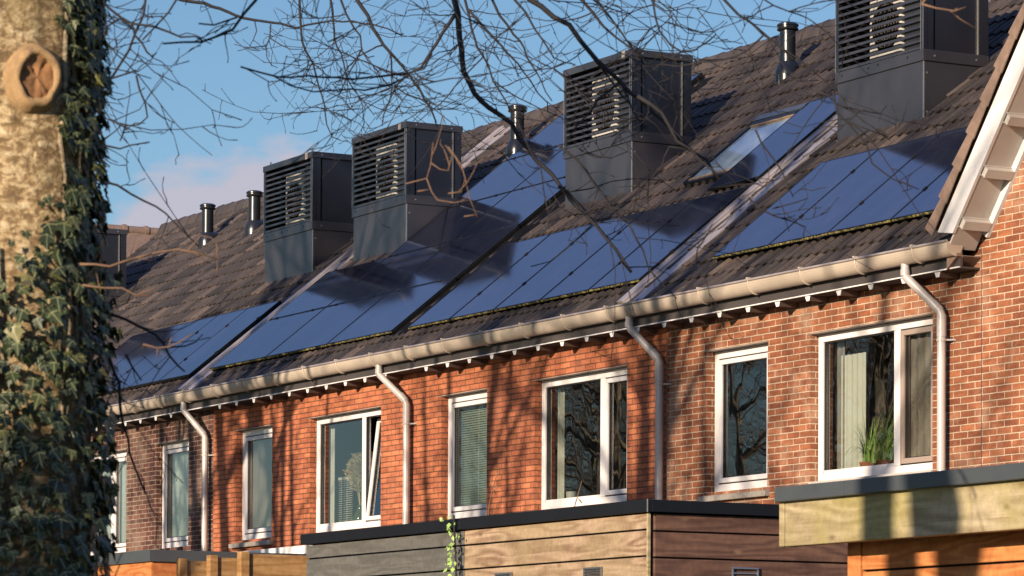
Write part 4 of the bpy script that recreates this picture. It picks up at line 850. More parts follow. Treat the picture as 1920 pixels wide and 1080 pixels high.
(1.9,1.1,[(-9.327,3.696,3.316),(-9.293,3.758,3.32),(-9.266,3.809,3.31),(-9.239,3.861,3.292)]),
(2.7,1.6,[(-9.721,4.015,3.39),(-9.718,4.024,3.351),(-9.71,4.04,3.307),(-9.708,4.046,3.268),(-9.72,4.025,3.246),(-9.74,3.987,3.242)]),
(1.9,1.0,[(-9.33,3.694,3.274),(-9.313,3.727,3.237),(-9.296,3.761,3.179),(-9.28,3.79,3.163),(-9.267,3.816,3.147),(-9.26,3.829,3.122)]),
(1.8,0.9,[(-9.317,3.72,3.212),(-9.3,3.753,3.179),(-9.277,3.797,3.155),(-9.261,3.827,3.142)]),
(3.0,1.5,[(-9.331,3.7,3.104),(-9.319,3.722,3.107),(-9.297,3.762,3.101),(-9.284,3.787,3.095),(-9.27,3.813,3.105),(-9.244,3.86,3.114)]),
(1.5,0.7,[(-9.314,3.723,3.258),(-9.301,3.749,3.246),(-9.287,3.774,3.231)]),
(1.5,0.7,[(-9.31,3.73,3.262),(-9.3,3.748,3.258),(-9.275,3.796,3.246)]),
(1.5,0.7,[(-9.322,3.709,3.241),(-9.313,3.727,3.229),(-9.278,3.791,3.219)]),
(1.5,0.7,[(-9.313,3.727,3.237),(-9.301,3.749,3.225),(-9.29,3.771,3.204),(-9.277,3.795,3.192)]),
(2.2,1.2,[(-9.322,3.698,3.465),(-9.305,3.73,3.471),(-9.283,3.771,3.461),(-9.265,3.804,3.445),(-9.245,3.84,3.464),(-9.22,3.887,3.466)]),
(1.6,0.9,[(-9.326,3.696,3.369),(-9.302,3.739,3.366),(-9.286,3.768,3.376),(-9.256,3.823,3.393)]),
(1.9,1.0,[(-9.283,3.787,3.117),(-9.277,3.797,3.146),(-9.263,3.823,3.167),(-9.249,3.848,3.167)]),
(3.5,1.5,[(-9.618,3.801,3.071),(-9.604,3.828,3.059),(-9.568,3.896,3.038),(-9.532,3.964,2.993),(-9.503,4.019,2.958),(-9.493,4.039,2.935),(-9.475,4.074,2.896),(-9.459,4.104,2.863)]),
(3.9,2.0,[(-8.222,3.25,2.619),(-8.205,3.282,2.619),(-8.187,3.315,2.614),(-8.172,3.342,2.625),(-8.158,3.368,2.634),(-8.131,3.416,2.649),(-8.107,3.46,2.657),(-8.084,3.502,2.649),(-8.062,3.544,2.635)]),
(2.0,1.3,[(-8.095,3.483,2.653),(-8.078,3.511,2.691),(-8.066,3.534,2.686),(-8.055,3.556,2.657)]),
(3.3,2.0,[(-8.22,3.257,2.568),(-8.196,3.302,2.561),(-8.173,3.343,2.561),(-8.159,3.369,2.545),(-8.14,3.404,2.543)]),
(5.0,2.1,[(-8.861,3.538,2.656),(-8.857,3.548,2.601),(-8.852,3.561,2.538),(-8.849,3.569,2.491),(-8.842,3.583,2.454),(-8.837,3.595,2.418),(-8.832,3.606,2.394),(-8.832,3.608,2.355),(-8.832,3.609,2.329),(-8.828,3.618,2.277),(-8.822,3.633,2.207),(-8.813,3.653,2.15),(-8.803,3.672,2.099)]),
(3.9,1.8,[(-8.868,3.53,2.58),(-8.841,3.579,2.578),(-8.82,3.618,2.562),(-8.801,3.655,2.541),(-8.784,3.688,2.523),(-8.774,3.707,2.5),(-8.767,3.721,2.468),(-8.756,3.742,2.44),(-8.748,3.759,2.424)]),
(2.8,1.4,[(-8.86,3.55,2.475),(-8.851,3.563,2.538),(-8.84,3.584,2.53),(-8.826,3.61,2.512)]),
(2.8,1.4,[(-8.868,3.537,2.433),(-8.853,3.565,2.412),(-8.836,3.598,2.402),(-8.824,3.621,2.392)]),
(2.8,1.4,[(-8.822,3.62,2.47),(-8.815,3.634,2.439),(-8.803,3.658,2.4)]),
(2.9,1.6,[(-7.966,3.313,2.402),(-7.95,3.343,2.393),(-7.936,3.368,2.396),(-7.923,3.391,2.408),(-7.908,3.418,2.429)]),
(1.9,1.3,[(-7.949,3.344,2.393),(-7.951,3.343,2.369)]),
(1.9,1.3,[(-7.936,3.368,2.398),(-7.935,3.37,2.41),(-7.932,3.374,2.419)]),
(2.1,1.1,[(-8.767,3.721,2.489),(-8.747,3.758,2.492),(-8.733,3.783,2.503),(-8.723,3.799,2.524)]),
(2.3,1.4,[(-8.192,4.131,2.881),(-8.166,4.179,2.895),(-8.16,4.187,2.929),(-8.156,4.192,2.987)]),
(2.3,1.4,[(-8.166,4.179,2.895),(-8.16,4.191,2.86),(-8.154,4.204,2.84),(-8.134,4.24,2.833),(-8.114,4.276,2.84)]),
(2.1,1.4,[(-8.16,4.187,2.936),(-8.149,4.208,2.919),(-8.139,4.227,2.915),(-8.133,4.235,2.957),(-8.141,4.22,2.981)]),
(2.2,1.4,[(-8.138,4.226,2.977),(-8.122,4.257,2.929),(-8.118,4.266,2.895),(-8.114,4.276,2.847),(-8.105,4.295,2.796)]),
(1.9,1.4,[(-8.14,4.228,2.857),(-8.124,4.258,2.861),(-8.118,4.266,2.895)]),
(2.1,1.4,[(-8.122,4.265,2.798),(-8.105,4.295,2.803)]),
(2.1,1.4,[(-8.178,4.158,2.862),(-8.161,4.188,2.867)]),
(5.5,2.3,[(-9.02,5.309,3.337),(-8.999,5.348,3.31),(-8.987,5.373,3.288),(-8.977,5.393,3.25),(-8.967,5.413,3.206),(-8.946,5.452,3.179),(-8.936,5.472,3.151),(-8.916,5.511,3.118),(-8.911,5.521,3.096)]),
(2.3,1.2,[(-8.946,5.452,3.179),(-8.978,5.394,3.189),(-8.986,5.38,3.156),(-8.99,5.375,3.106)]),
(5.8,3.4,[(-11.31,6.326,3.446),(-11.282,6.381,3.392),(-11.263,6.418,3.337),(-11.244,6.454,3.297),(-11.213,6.516,3.215),(-11.189,6.565,3.134)]),
(2.7,1.3,[(-10.393,5.921,3.41),(-10.375,5.954,3.398),(-10.354,5.993,3.392),(-10.327,6.043,3.414)]),
(4.0,1.8,[(-10.438,5.837,3.435),(-10.411,5.888,3.391),(-10.394,5.922,3.347),(-10.383,5.945,3.303),(-10.369,5.973,3.266),(-10.357,5.996,3.222),(-10.331,6.046,3.172)]),
(2.7,1.3,[(-10.397,5.924,3.209),(-10.378,5.957,3.234),(-10.351,6.007,3.222),(-10.306,6.09,3.21)]),
(2.7,1.3,[(-10.377,5.956,3.284),(-10.39,5.935,3.221)]),
(3.1,1.3,[(-10.331,6.046,3.178),(-10.309,6.092,3.084),(-10.301,6.11,3.021),(-10.281,6.149,2.971),(-10.257,6.194,2.921)]),
(2.6,1.3,[(-9.278,5.883,3.323),(-9.27,5.899,3.283),(-9.254,5.93,3.237),(-9.241,5.956,3.196),(-9.226,5.988,3.116)]),
(2.6,1.3,[(-9.292,5.866,3.115),(-9.276,5.897,3.081),(-9.255,5.938,3.058),(-9.228,5.989,3.041),(-9.209,6.025,3.024)]),
(2.5,1.2,[(-9.373,5.727,2.906),(-9.37,5.731,2.953),(-9.355,5.756,2.999),(-9.346,5.771,3.034)]),
(2.1,1.1,[(-9.257,5.932,3.081),(-9.226,5.988,3.098),(-9.204,6.028,3.113)]),
(3.3,1.3,[(-9.186,6.046,3.442),(-9.17,6.076,3.43),(-9.154,6.106,3.4),(-9.122,6.166,3.384),(-9.094,6.219,3.375),(-9.083,6.237,3.401)]),
(3.3,1.3,[(-9.162,6.091,3.443),(-9.157,6.103,3.375),(-9.139,6.137,3.341),(-9.116,6.183,3.282),(-9.109,6.199,3.222),(-9.077,6.259,3.172),(-9.041,6.327,3.142)]),
(2.5,1.2,[(-9.139,6.137,3.349),(-9.111,6.19,3.324),(-9.083,6.242,3.303)]),
(3.3,1.6,[(-7.221,5.06,3.27),(-7.205,5.091,3.26),(-7.183,5.132,3.253),(-7.17,5.156,3.263)]),
(2.0,1.0,[(-7.189,5.12,3.256),(-7.177,5.145,3.233),(-7.158,5.181,3.209)]),
(2.7,1.8,[(-10.439,5.822,3.688),(-10.39,5.918,3.599)])]
rg=random.Random(21)
spine=[(TX,TY,5.6),(-9.3,4.2,6.0),(-10.2,5.4,6.1),(-10.7,6.6,6.15),(-10.5,7.6,6.05),(-9.6,7.8,5.7),(-8.3,7.4,5.0)]
sp=MB(); sp.tube(wig(spine,rg,.004),[.075-.045*i/400 for i in range(len(wig(spine,random.Random(1),.004)))] if 0 else .05,10); sp.build('limb',M['bark'],iv,smooth=True)
def near_spine(p):
    best=None
    for a,b in zip(spine[:-1],spine[1:]):
        for i in range(11):
            t=i/10; q=tuple(a[k]+(b[k]-a[k])*t for k in range(3)); dd=sum((q[k]-p[k])**2 for k in range(3))
            if best is None or dd<best[0]: best=(dd,q)
    return best[1]
TOPZ=lambda p: 1.5+(1196.3+10)/6705.6*sqrt(p[0]**2+p[1]**2)
for bi,(ra,rb,P) in enumerate(BR):
    d0=sqrt(P[0][0]**2+P[0][1]**2); kf=.68 if d0<9.35 else (.72 if d0<10.15 and math.degrees(atan2(P[0][1],-P[0][0]))>23.5 else 1.0)
    ra*=1.2*kf/1000; rb*=1.25*kf/1000
    mb=MB(); Q=wig(P,rg,.0022)
    n_=len(Q); mb.tube(Q,[ra+(rb-ra)*i/(n_-1) for i in range(n_)],6)
    ds=sqrt(P[0][0]**2+P[0][1]**2)
    if P[0][2]>1.5+ds*.2005:
        e=near_spine(P[0]); m=[(P[0][k]+e[k])/2 for k in range(3)]; m[2]+=.15
        C_=wig([e,tuple(m),P[0]],rg,.004); mb.tube(C_,[ra*1.5-(ra*.5)*i/(len(C_)-1) for i in range(len(C_))],6)
    if ra>.0013: twigs(mb,P,ra,rb,rg,  .55 if ds<9.35 else .85, 1 if ds<9.35 else 0)
    az=math.degrees(atan2(P[0][1],-P[0][0]))
    if ds>9.6 and ra>.0022 and (az>25.6 or az<21.8):
        for q_ in range(2 if az>25.6 else 1):
            i0=rg.randrange(len(Q)-1); c=list(Q[i0]); 
            if c[2]<1.5+ds*.165 : continue
            sd=rg.choice((-1,1)); h=[.471*sd,.882*sd,-rg.uniform(.3,1.3)]; Ln=rg.uniform(.2,.55); S_=[tuple(c)]
            for i in range(12):
                h=[h[0]+rg.gauss(0,.16),h[1]+rg.gauss(0,.16),h[2]+rg.gauss(0,.16)+.05]; l=sqrt(sum(x*x for x in h)); c=[c[k]+h[k]/l*Ln/12 for k in range(3)]; S_.append(tuple(c))
            r_0=min(ra,rb)*.9+.0009; mb.tube(S_,[r_0*(1-.05*i) for i in range(13)],5); twigs(mb,S_,r_0,r_0*.5,rg,.6)
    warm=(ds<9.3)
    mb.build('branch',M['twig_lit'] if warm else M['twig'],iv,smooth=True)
# ivy : thousands of leaves on the trunk, one object
def leaf_shape():
    pts=[(0,0),(.22,-.10),(.48,.02),(.36,.20),(.50,.48),(.22,.46),(0,.98),(-.22,.46),(-.50,.48),(-.36,.20),(-.48,.02),(-.22,-.10)]
    return pts
LS=leaf_shape()
lv=MB(); lv.att=[]; lv.uv=[]
def add_leaf(c,nrm,tip,size,rgv,col):
    # frame: nrm outward, tip direction in plane
    N_=Vector(nrm).normalized(); T_=Vector(tip); T_=(T_-N_*T_.dot(N_)).normalized(); S_=T_.cross(N_)
    o=len(lv.v); cup=rgv.uniform(-.10,.16)
    ctr=Vector(c)+T_*.32*size
    lv.v.append(tuple(ctr)); lv.att.append(col)
    for x,y in LS:
        h=-abs(x)*abs(x)*cup*2.2-(.22 if y>.8 else 0)*cup+rgv.uniform(-.02,.02)
        p=Vector(c)+S_*x*size+T_*y*size+N_*(h*size+.0); lv.v.append(tuple(p)); lv.att.append(col)
    n=len(LS)
    for i in range(n):
        j=(i+1)%n; lv.f.append((o,o+1+i,o+1+j)); lv.m.append(0)
        lv.uv+= [(0,.32),LS[i],LS[j]]
ri=random.Random(9)
cam_a=math.atan2(-TY,-TX)     # direction trunk -> camera
cnt=0
for k in range(27000):
    z=ri.uniform(.9,5.2); phi=ri.uniform(-2.6,2.6)      # + = to the right in the picture
    s=sin(phi); u=20+143*s if abs(phi)<pi/2 else 20+143*(1 if phi>0 else -1)
    v=(3.308-z)*745
    # coverage
    if abs(phi)<pi/2:
        edge=95-14*sin(v*.012)-(.35*max(0,v-330))      # px where ivy begins
        if v>560: edge=-400
        dens=1.0 if u>edge+12 else (.0 if u<edge-30 else .25)
        if v<400 and u<edge: dens=0
        if v<560 and v>400 and u<edge: dens*=.6
        if ((u-62)/62)**2+((v-143)/75)**2<1: dens=0
    else: dens=.8
    if v>900: dens=min(dens,.9)
    if ri.random()>dens*(.42 if v>380 else .62): continue
    a=cam_a+phi      # anticlockwise seen from above = right in the picture
    R=.200+ri.uniform(0,.045)+(.035 if v>520 else 0)*ri.random()
    nx,ny=cos(a),sin(a)
    nrm=(nx+ri.gauss(0,.32),ny+ri.gauss(0,.32),.35+ri.gauss(0,.3)); tip=(ri.gauss(0,.35)-ny*.2,ri.gauss(0,.35)+nx*.2,-1)
    sz=ri.choice((ri.uniform(.018,.036),ri.uniform(.030,.052))) if v>380 else ri.uniform(.022,.046)
    add_leaf((TX+nx*R,TY+ny*R,z+.02),nrm,tip,sz,ri,min(1,max(0,ri.betavariate(1.3,3.8)))); cnt+=1
# sprays hanging off the right edge
for (du,v0_,nn) in ((150,860,8),(172,900,8),(188,930,7),(205,950,4),(150,420,4),(160,560,5),(172,740,6),(185,1010,5)):
    for q in range(nn):
        off=(du-20)/745+ri.uniform(-.02,.02); z=3.308-(v0_+ri.uniform(-50,50))/745; rx,ry=.471,.882
        c=(TX+rx*off+ri.uniform(-.03,.03),TY+ry*off+ri.uniform(-.03,.03),z)
        add_leaf(c,(cos(cam_a)+ri.gauss(0,.5),sin(cam_a)+ri.gauss(0,.5),ri.gauss(0,.3)),(ri.gauss(0,.35),ri.gauss(0,.35),-1),ri.uniform(.04,.07),ri,ri.random()*.5)
tag(lv.build('ivy_leaves',M['ivy'],None),'dense ivy leaves climbing the pale tree trunk at the left edge','ivy',kind='stuff')
st=MB(); rs=random.Random(31)
for k in range(15):
    phi=rs.uniform(.45,1.5) if k<10 else rs.uniform(-1.2,.2); z=rs.uniform(.5,1.6); P=[]; ztop=5 if phi>.5 else rs.uniform(2.4,2.9)
    while z<ztop:
        a=cam_a+phi; R=.198+rs.uniform(0,.006); P.append((TX+R*cos(a),TY+R*sin(a),z)); z+=.09; phi+=rs.gauss(0,.06); phi=min(1.7,phi)
        if phi<.62 and z>2.75: phi+=.05
    if len(P)>2: st.tube(P,rs.uniform(.003,.007),6)
tag(st.build('ivy_stems',M['bark_far'],None,smooth=True),'brown woody ivy stems running up the bark among the leaves','ivy stem',kind='stuff')
# ------------------------------------------------------------------ bare trees around (they throw the shadows and show in the panes)
def bare_tree(seed,H=11,lean=0,r0=.17,first=.38,nb=8,levels=4):
    rg=random.Random(seed); tr=MB(); cr=MB()
    def grow(mb,p,d,L,r,lev):
        P=[tuple(p)]; R=[r]; q=list(p); m=6 if lev<3 else 4; dd=list(d)
        kids=[]
        for i in range(m):
            dd=[dd[0]+rg.gauss(0,.13),dd[1]+rg.gauss(0,.13),dd[2]+rg.gauss(0,.10)+.03]; l=sqrt(sum(x*x for x in dd)); dd=[x/l for x in dd]
            q=[q[k]+dd[k]*L/m for k in range(3)]; P.append(tuple(q)); R.append(r*(1-.75*(i+1)/m)); kids.append((tuple(q),list(dd),R[-1]))
        mb.tube(P,R,5 if lev>1 else 8,caps=False)
        if lev<levels:
            for (kp,kd,kr) in kids[(1 if lev else 2):]:
                for c in range(1 if lev<2 else 2):
                    if rg.random()<.15: continue
                    az=rg.uniform(0,2*pi); sp_=rg.uniform(.5,.95); nd=[kd[0]+cos(az)*sp_,kd[1]+sin(az)*sp_,kd[2]+rg.uniform(-.1,.4)]; l=sqrt(sum(x*x for x in nd)); nd=[x/l for x in nd]
                    grow(cr,kp,nd,L*rg.uniform(.42,.62),max(kr*.62,.005),lev+1)
    P=[(0,0,0)]; R=[r0*1.25]; q=[0,0,0]; d=[lean,0,1]
    m=12
    for i in range(m):
        d=[d[0]+rg.gauss(0,.03),d[1]+rg.gauss(0,.03),1]; l=sqrt(sum(x*x for x in d)); q=[q[k]+d[k]/l*H/m for k in range(3)]; P.append(tuple(q)); R.append(r0*(1-.8*(i+1)/m))
        if (i+1)/m>first:
            for c in range(2):
                az=rg.uniform(0,2*pi); nd=[cos(az)*.8,sin(az)*.8,.65]; l=sqrt(sum(x*x for x in nd)); nd=[x/l for x in nd]
                grow(cr,tuple(q),nd,H*.30*rg.uniform(.8,1.1)*(1.25-.6*(i+1)/m),R[-1]*.55,1)
    tr.tube(P,R,12)
    t=empty('bare_tree',(0,0,0),'x','tree',local=True)
    tr.build('trunk',M['bark_far'],t,smooth=True); cr.build('crown',M['bark_far'],t,smooth=True); return t
def setp(o,x,y,rot,label,s=1): o.location=(x,y,0); o.rotation_euler=(0,0,rot); o.scale=(s,s,s); tag(o,label,'tree','bare garden trees around the row')
tA=bare_tree(5,11.5,.0,.17,.40,levels=3); tB=bare_tree(8,13,.03,.20,.34,levels=4)
# sun side trees, out of frame to the left of the view
shade=[(tA,-19.0,1.4,.3,'slim bare tree beyond the left picture edge, nearest to the sheds',1.15),
       (tA,-24.5,2.6,2.3,'second bare tree beyond the left picture edge, behind the slim one',1.3),
       (tA,-33.2,5.4,5.1,'tallest bare tree beyond the left picture edge, between two others',1.35),
       (tA,-29.5,4.6,1.7,'bare tree beyond the left picture edge facing the orange houses',1.2),
       (tA,-36.5,7.6,3.9,'bare tree beyond the left picture edge facing the dark brick houses',1.3)]
shade2=[(tB,-22.8,.4,1.1,'many-twigged bare tree left of the picture opposite the gable house',1.12),(tB,-35.2,3.6,4.0,'many-twigged bare tree left of the picture opposite the orange houses',1.15)]
usedt={}
def put(src,x,y,rot,label,s=1):
    o=src if id(src) not in usedt else copy_tree(src); usedt[id(src)]=1; setp(o,x,y,rot,label,s)
for a in shade+shade2: put(*a)
rt=random.Random(14)
desc=['leaning','tall','broad','forked','slim','old','young','dense','crooked','straight','wide','narrow','high','low']
for i in range(14):
    x=-58-rt.uniform(0,55); y=7-(abs(x)-52)*.5-rt.uniform(-3,9)
    put(tB,x,y,rt.uniform(0,6.28),'%s bare tree far left beyond the end of the row, mirrored in the window panes'%desc[i],rt.uniform(.8,1.15))
# coppiced clumps whose stems stripe the facade with shade
def coppice(x,y,seed,label):
    rg=random.Random(seed); t=empty('coppiced_tree',(x,y,0),label,'tree','coppiced trees along the gardens')
    for k in range(4):
        a=k*1.57+rg.uniform(-.4,.4); bx,by=x+.35*cos(a),y+.25*sin(a); lx,ly=rg.uniform(-.11,.11),rg.uniform(-.05,.05); P=[];R=[]; r0=rg.uniform(.075,.125)
        for i in range(15):
            z=i*.72; P.append((bx+lx*z+.05*sin(z*1.3+k),by+ly*z,z)); R.append(r0*(1-.055*i))
        b=MB(); b.tube(P,R,10)
        for i in range(5,15):
            for q in range(2):
                p=P[i]; d=[rg.gauss(0,.6),rg.gauss(0,.3),.8]; S_=[p]; c=list(p); Ln=rg.uniform(.9,1.9)
                for j in range(8):
                    d=[d[0]+rg.gauss(0,.15),d[1]+rg.gauss(0,.15),d[2]+rg.gauss(0,.1)]; l=sqrt(sum(v*v for v in d)); c=[c[m_]+d[m_]/l*Ln/8 for m_ in range(3)]; S_.append(tuple(c))
                b.tube(S_,[R[i]*.38*(1-.1*j) for j in range(9)],5)
        b.build('stem',M['bark_far'],t,smooth=True)
coppice(-35.4,8.9,1,'coppiced clump of stems opposite the window with pampas grass'); coppice(-30.3,8.1,2,'coppiced clump of stems opposite the wide window of the right orange house')
coppice(-24.6,6.3,3,'coppiced clump of stems opposite the gable house narrow window'); coppice(-39.8,10.2,4,'coppiced clump of stems opposite the dark brick house')
# twin stems that shade the canopy beam
tw=empty('twin_stemmed_tree',(-9.6,1.4,0),'two close dark trunks left of the picture that shade the canopy beam','tree')
SUN=(.4407,-.8657,.2382)
def sunpt(p,t): return tuple(p[k]+SUN[k]*t for k in range(3))
for (xs,dia,dz) in ((-13.165,.255,0),(-12.745,.32,1)):
    c=sunpt((xs,9.0,2.42),8.6 if dz==0 else 8.9); b=MB(); R=dia/2*.94
    b.tube([(c[0]-.02*dz,c[1],0),(c[0]-.01,c[1],1.5),(c[0]-.02,c[1],3.2),(c[0],c[1],c[2]-.25),(c[0]-.01+.03*dz,c[1],c[2]-.05),(c[0]-.03*dz,c[1],c[2]+.2),(c[0]-.06,c[1],c[2]+.9),(c[0]-.25,c[1],c[2]+2.5),(c[0]-.2,c[1]+.3,c[2]+4.2)],[R*1.15,R*1.1,R*1.05,R,R*(1.15 if dz else .95),R,R*.85,R*.6,R*.25],14)
    b.build('trunk',M['bark_far'],tw,smooth=True)
# unseen bush added behind the camera side that keeps the foot of the trunk in shade
eb=MB(); rb_=random.Random(3); bc=sunpt((TX,TY,0),6.2)
for k in range(5200):
    u_=rb_.uniform(-1.3,1.3); w_=rb_.gauss(0,.25); top=3.35+.22*sin(u_*3.1)+.12*sin(u_*7); z=top*rb_.random()**.6
    c=Vector((bc[0]+.891*u_+.45*w_,bc[1]+.454*u_-.89*w_,z+rb_.uniform(-.1,.1))); d=Vector((rb_.gauss(0,1),rb_.gauss(0,1),rb_.gauss(0,.6))).normalized(); e_=d.cross(Vector((rb_.gauss(0,1),rb_.gauss(0,1),rb_.gauss(0,1)))).normalized(); s=rb_.uniform(.05,.10)
    eb.add([tuple(c-d*s),tuple(c+e_*s*.55),tuple(c+d*s),tuple(c-e_*s*.55)],[(0,1,2,3)])
bu=empty('added_shade_bush',(bc[0],bc[1],0),'unseen added bush left of the camera that shades the foot of the ivy trunk','bush')
eb.build('added_bush_foliage',M['leafgreen'],bu); b=MB(); b.tube([(bc[0],bc[1],0),(bc[0]+.05,bc[1],1.4),(bc[0],bc[1]+.05,2.8)],[.06,.045,.02],8); b.build('stem',M['bark_far'],bu)  # foliage and stem of the added shade bush
# ------------------------------------------------------------------ climbing plant between the sheds, dry stems
cp=empty('climbing_plant',(-19.98,10.45,0),'small green climber growing up the joint between grey and tan sheds','plant')
b=MB(); P=[(-19.98+.02*sin(z*6),10.44,z) for z in [i*.1 for i in range(0,29)]]; b.tube(P,.006,6); b.build('stem',M['twig'],cp)
b=MB(); r=random.Random(6)
for k in range(150):
    z=r.uniform(1.6,2.8); c=(-19.98+.02*sin(z*6)+r.gauss(0,.035),10.42+r.uniform(-.04,.02),z)
    t=(r.gauss(0,.6),r.gauss(0,.2),-1); n_=Vector((r.gauss(.2,.6),-1,r.gauss(.2,.5))).normalized(); T_=Vector(t); T_=(T_-n_*T_.dot(n_)).normalized(); S_=T_.cross(n_); s=r.uniform(.015,.035); c=Vector(c)
    b.add([tuple(c),tuple(c+S_*s*.5+T_*s*.5),tuple(c+T_*s*1.3+n_*s*.2),tuple(c-S_*s*.5+T_*s*.5)],[(0,1,2,3)])
b.build('leaves',M['leafgreen'],cp)
dp=empty('dry_climber',(-24.5,11.6,0),'thin dry brown stems sticking up behind the orange fence','plant')
for k,(u,zt_,l) in enumerate([(-24.9,3.45,.35),(-24.2,3.12,.3),(-23.7,3.3,.5),(-23.5,3.0,-.2),(-24.4,2.98,.25)]):
    b=MB(); r=random.Random(k+50); P=[]; 
    for i in range(14): t=i/13; P.append((u+l*t*t+r.gauss(0,.006),13.2+r.gauss(0,.01),zt_-(1-t)*1.6))
    b.tube(P,[.008-.005*i/13 for i in range(14)],5)
    for i in range(6,14,2):
        for q in range(3):
            p=Vector(P[i]); d=Vector((r.gauss(0,1),r.gauss(0,1),r.gauss(0,1))).normalized()*.05; b.add([tuple(p),tuple(p+d+Vector((0,0,.012))),tuple(p+d*1.3),tuple(p+d-Vector((0,0,.012)))],[(0,1,2,3)])
    b.build('stem',M['twig_lit'],dp)
# ------------------------------------------------------------------ camera, sun, sky
cam=bpy.data.cameras.new('camera'); co=bpy.data.objects.new('camera',cam); COL.objects.link(co); SC.camera=co
yaw,pitch,roll=.4976,.0233,.0052
from mathutils import Matrix
Fv=Vector((-cos(yaw)*cos(pitch),sin(yaw)*cos(pitch),sin(pitch))); Rv=Vector((sin(yaw),cos(yaw),0)); Uv=Rv.cross(Fv)
R2=Rv*cos(roll)+Uv*sin(roll); U2=-Rv*sin(roll)+Uv*cos(roll)
m=Matrix((R2,U2,-Fv)).transposed().to_4x4(); m.translation=Vector((0,0,1.5)); co.matrix_world=m
cam.sensor_width=36; cam.lens=6705.6/1920*36; cam.shift_y=(1196.3-540)/1920; cam.clip_end=2000; cam.clip_start=.1
cam.dof.use_dof=True; cam.dof.focus_distance=36; cam.dof.aperture_fstop=18
el=math.asin(SUN[2]); 
su=bpy.data.lights.new('sun','SUN'); su.energy=5.0; su.angle=radians(.5); su.color=(1,.83,.64)
so=bpy.data.objects.new('sun',su); COL.objects.link(so); so.rotation_euler=Vector(SUN).to_track_quat('Z','Y').to_euler()
wd=bpy.data.worlds.new('World'); SC.world=wd; wd.use_nodes=True; nt=wd.node_tree; bg=nt.nodes['Background']
sk=nt.nodes.new('ShaderNodeTexSky'); sk.sky_type='NISHITA'; sk.sun_disc=False; sk.sun_elevation=el; sk.sun_rotation=math.atan2(SUN[0],SUN[1]); sk.air_density=1.0; sk.dust_density=.4; sk.ozone_density=2.2
tc=nt.nodes.new('ShaderNodeTexCoord')
def vm(op,a,b=None):
    x=nt.nodes.new('ShaderNodeVectorMath'); x.operation=op
    for i,q in enumerate((a,b)):
        if q is None: continue
        if hasattr(q,'links'): nt.links.new(q,x.inputs[i])
        else: x.inputs[i].default_value=q
    return x
def mt(op,a,b=None,clamp=False):
    x=nt.nodes.new('ShaderNodeMath'); x.operation=op; x.use_clamp=clamp
    for i,q in enumerate((a,b)):
        if q is None: continue
        if hasattr(q,'links'): nt.links.new(q,x.inputs[i])
        else: x.inputs[i].default_value=q
    return x.outputs[0]
mp=nt.nodes.new('ShaderNodeMapping'); mp.inputs['Scale'].default_value=(1,1,2.4); nt.links.new(tc.outputs['Generated'],mp.inputs[0])
nz=nt.nodes.new('ShaderNodeTexNoise'); nz.inputs['Scale'].default_value=14; nz.inputs['Detail'].default_value=7; nz.inputs['Roughness'].default_value=.55; nt.links.new(mp.outputs[0],nz.inputs[0])
sep=nt.nodes.new('ShaderNodeSeparateXYZ'); nt.links.new(tc.outputs['Generated'],sep.inputs[0])
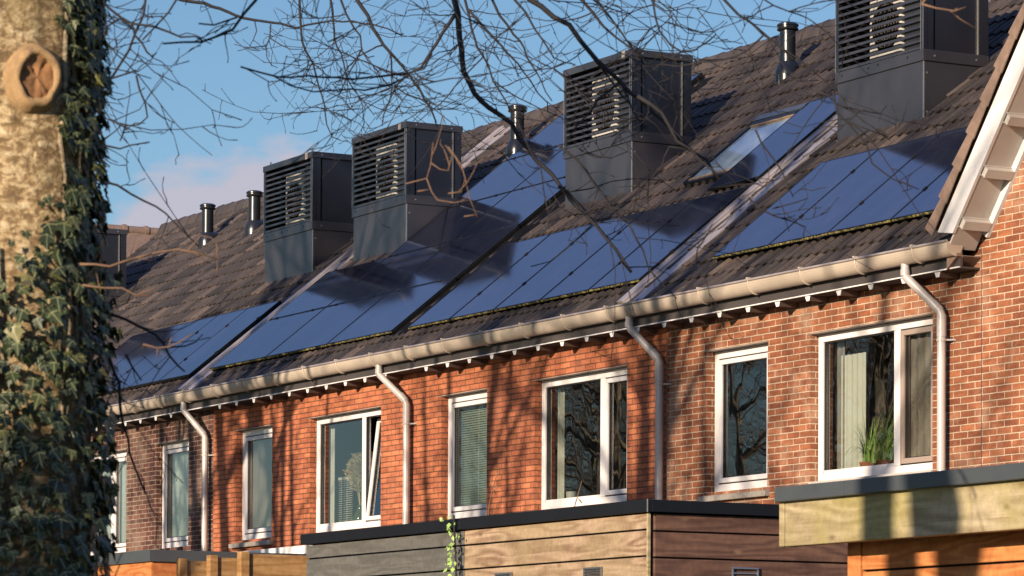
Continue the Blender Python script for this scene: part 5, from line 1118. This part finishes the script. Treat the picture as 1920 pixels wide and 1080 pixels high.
# cumulus low in the sky: billowy tops cut by noise
def bank(az_c,az_w,top,soft):
    cdir=(-cos(az_c)*.99,sin(az_c)*.99,.141); dot=vm('DOT_PRODUCT',tc.outputs['Generated'],cdir).outputs['Value']
    d=mt('DIVIDE',mt('SUBTRACT',1,dot),az_w*az_w/2)            # 0 centre .. 1 edge
    h=mt('SUBTRACT',top,mt('MULTIPLY',d,top*.42))
    n=mt('MULTIPLY',mt('SUBTRACT',nz.outputs[0],.5),.10)
    return mt('DIVIDE',mt('SUBTRACT',mt('ADD',h,n),sep.outputs[2]),soft,clamp=True)
c1=bank(radians(24.0),.066,.167,.010); c2=bank(radians(150),.5,.16,.05)
n2=nt.nodes.new('ShaderNodeTexNoise'); n2.inputs['Scale'].default_value=2.6; n2.inputs['Detail'].default_value=6; n2.inputs['Distortion'].default_value=.6; mp2=nt.nodes.new('ShaderNodeMapping'); mp2.inputs['Scale'].default_value=(1,2.2,1.6); mp2.inputs['Rotation'].default_value=(0,0,.6); nt.links.new(tc.outputs['Generated'],mp2.inputs[0]); nt.links.new(mp2.outputs[0],n2.inputs[0])
veil=mt('MULTIPLY',mt('MULTIPLY',mt('SUBTRACT',n2.outputs[0],.40),2.2,clamp=True),mt('MULTIPLY',mt('SUBTRACT',sep.outputs[2],.26),6,clamp=True),clamp=True)
cm=mt('MULTIPLY',mt('MAXIMUM',c1,c2),.92); vf=mt('ADD',mt('MULTIPLY',veil,.30),mt('MULTIPLY',mt('SUBTRACT',sep.outputs[2],.24),1.8,clamp=True))
vf=mt('MINIMUM',vf,.55)
mx=nt.nodes.new('ShaderNodeMix'); mx.data_type='RGBA'; nt.links.new(cm,mx.inputs[0]); nt.links.new(sk.outputs[0],mx.inputs[6]); mx.inputs[7].default_value=(5.0,4.75,5.5,1)
tn=nt.nodes.new('ShaderNodeMix'); tn.data_type='RGBA'; tn.blend_type='MULTIPLY'; tn.inputs[0].default_value=1; tn.inputs[7].default_value=(.85,.98,1.12,1); nt.links.new(sk.outputs[0],tn.inputs[6]); nt.links.new(tn.outputs[2],mx.inputs[6])
vm_=nt.nodes.new('ShaderNodeMix'); vm_.data_type='RGBA'; nt.links.new(vf,vm_.inputs[0]); nt.links.new(mx.outputs[2],vm_.inputs[6]); vm_.inputs[7].default_value=(2.6,3.7,8.2,1)
nt.links.new(vm_.outputs[2],bg.inputs[0]); bg.inputs[1].default_value=.056
SC.view_settings.view_transform='Standard'; SC.view_settings.look='None'; SC.view_settings.exposure=.96; SC.view_settings.gamma=1
for o in bpy.data.objects:      # nothing keeps a placeholder label
    if o.get('label')=='x': o['label']=o.name.replace('_',' ').split('.')[0]
bpy.context.view_layer.update()
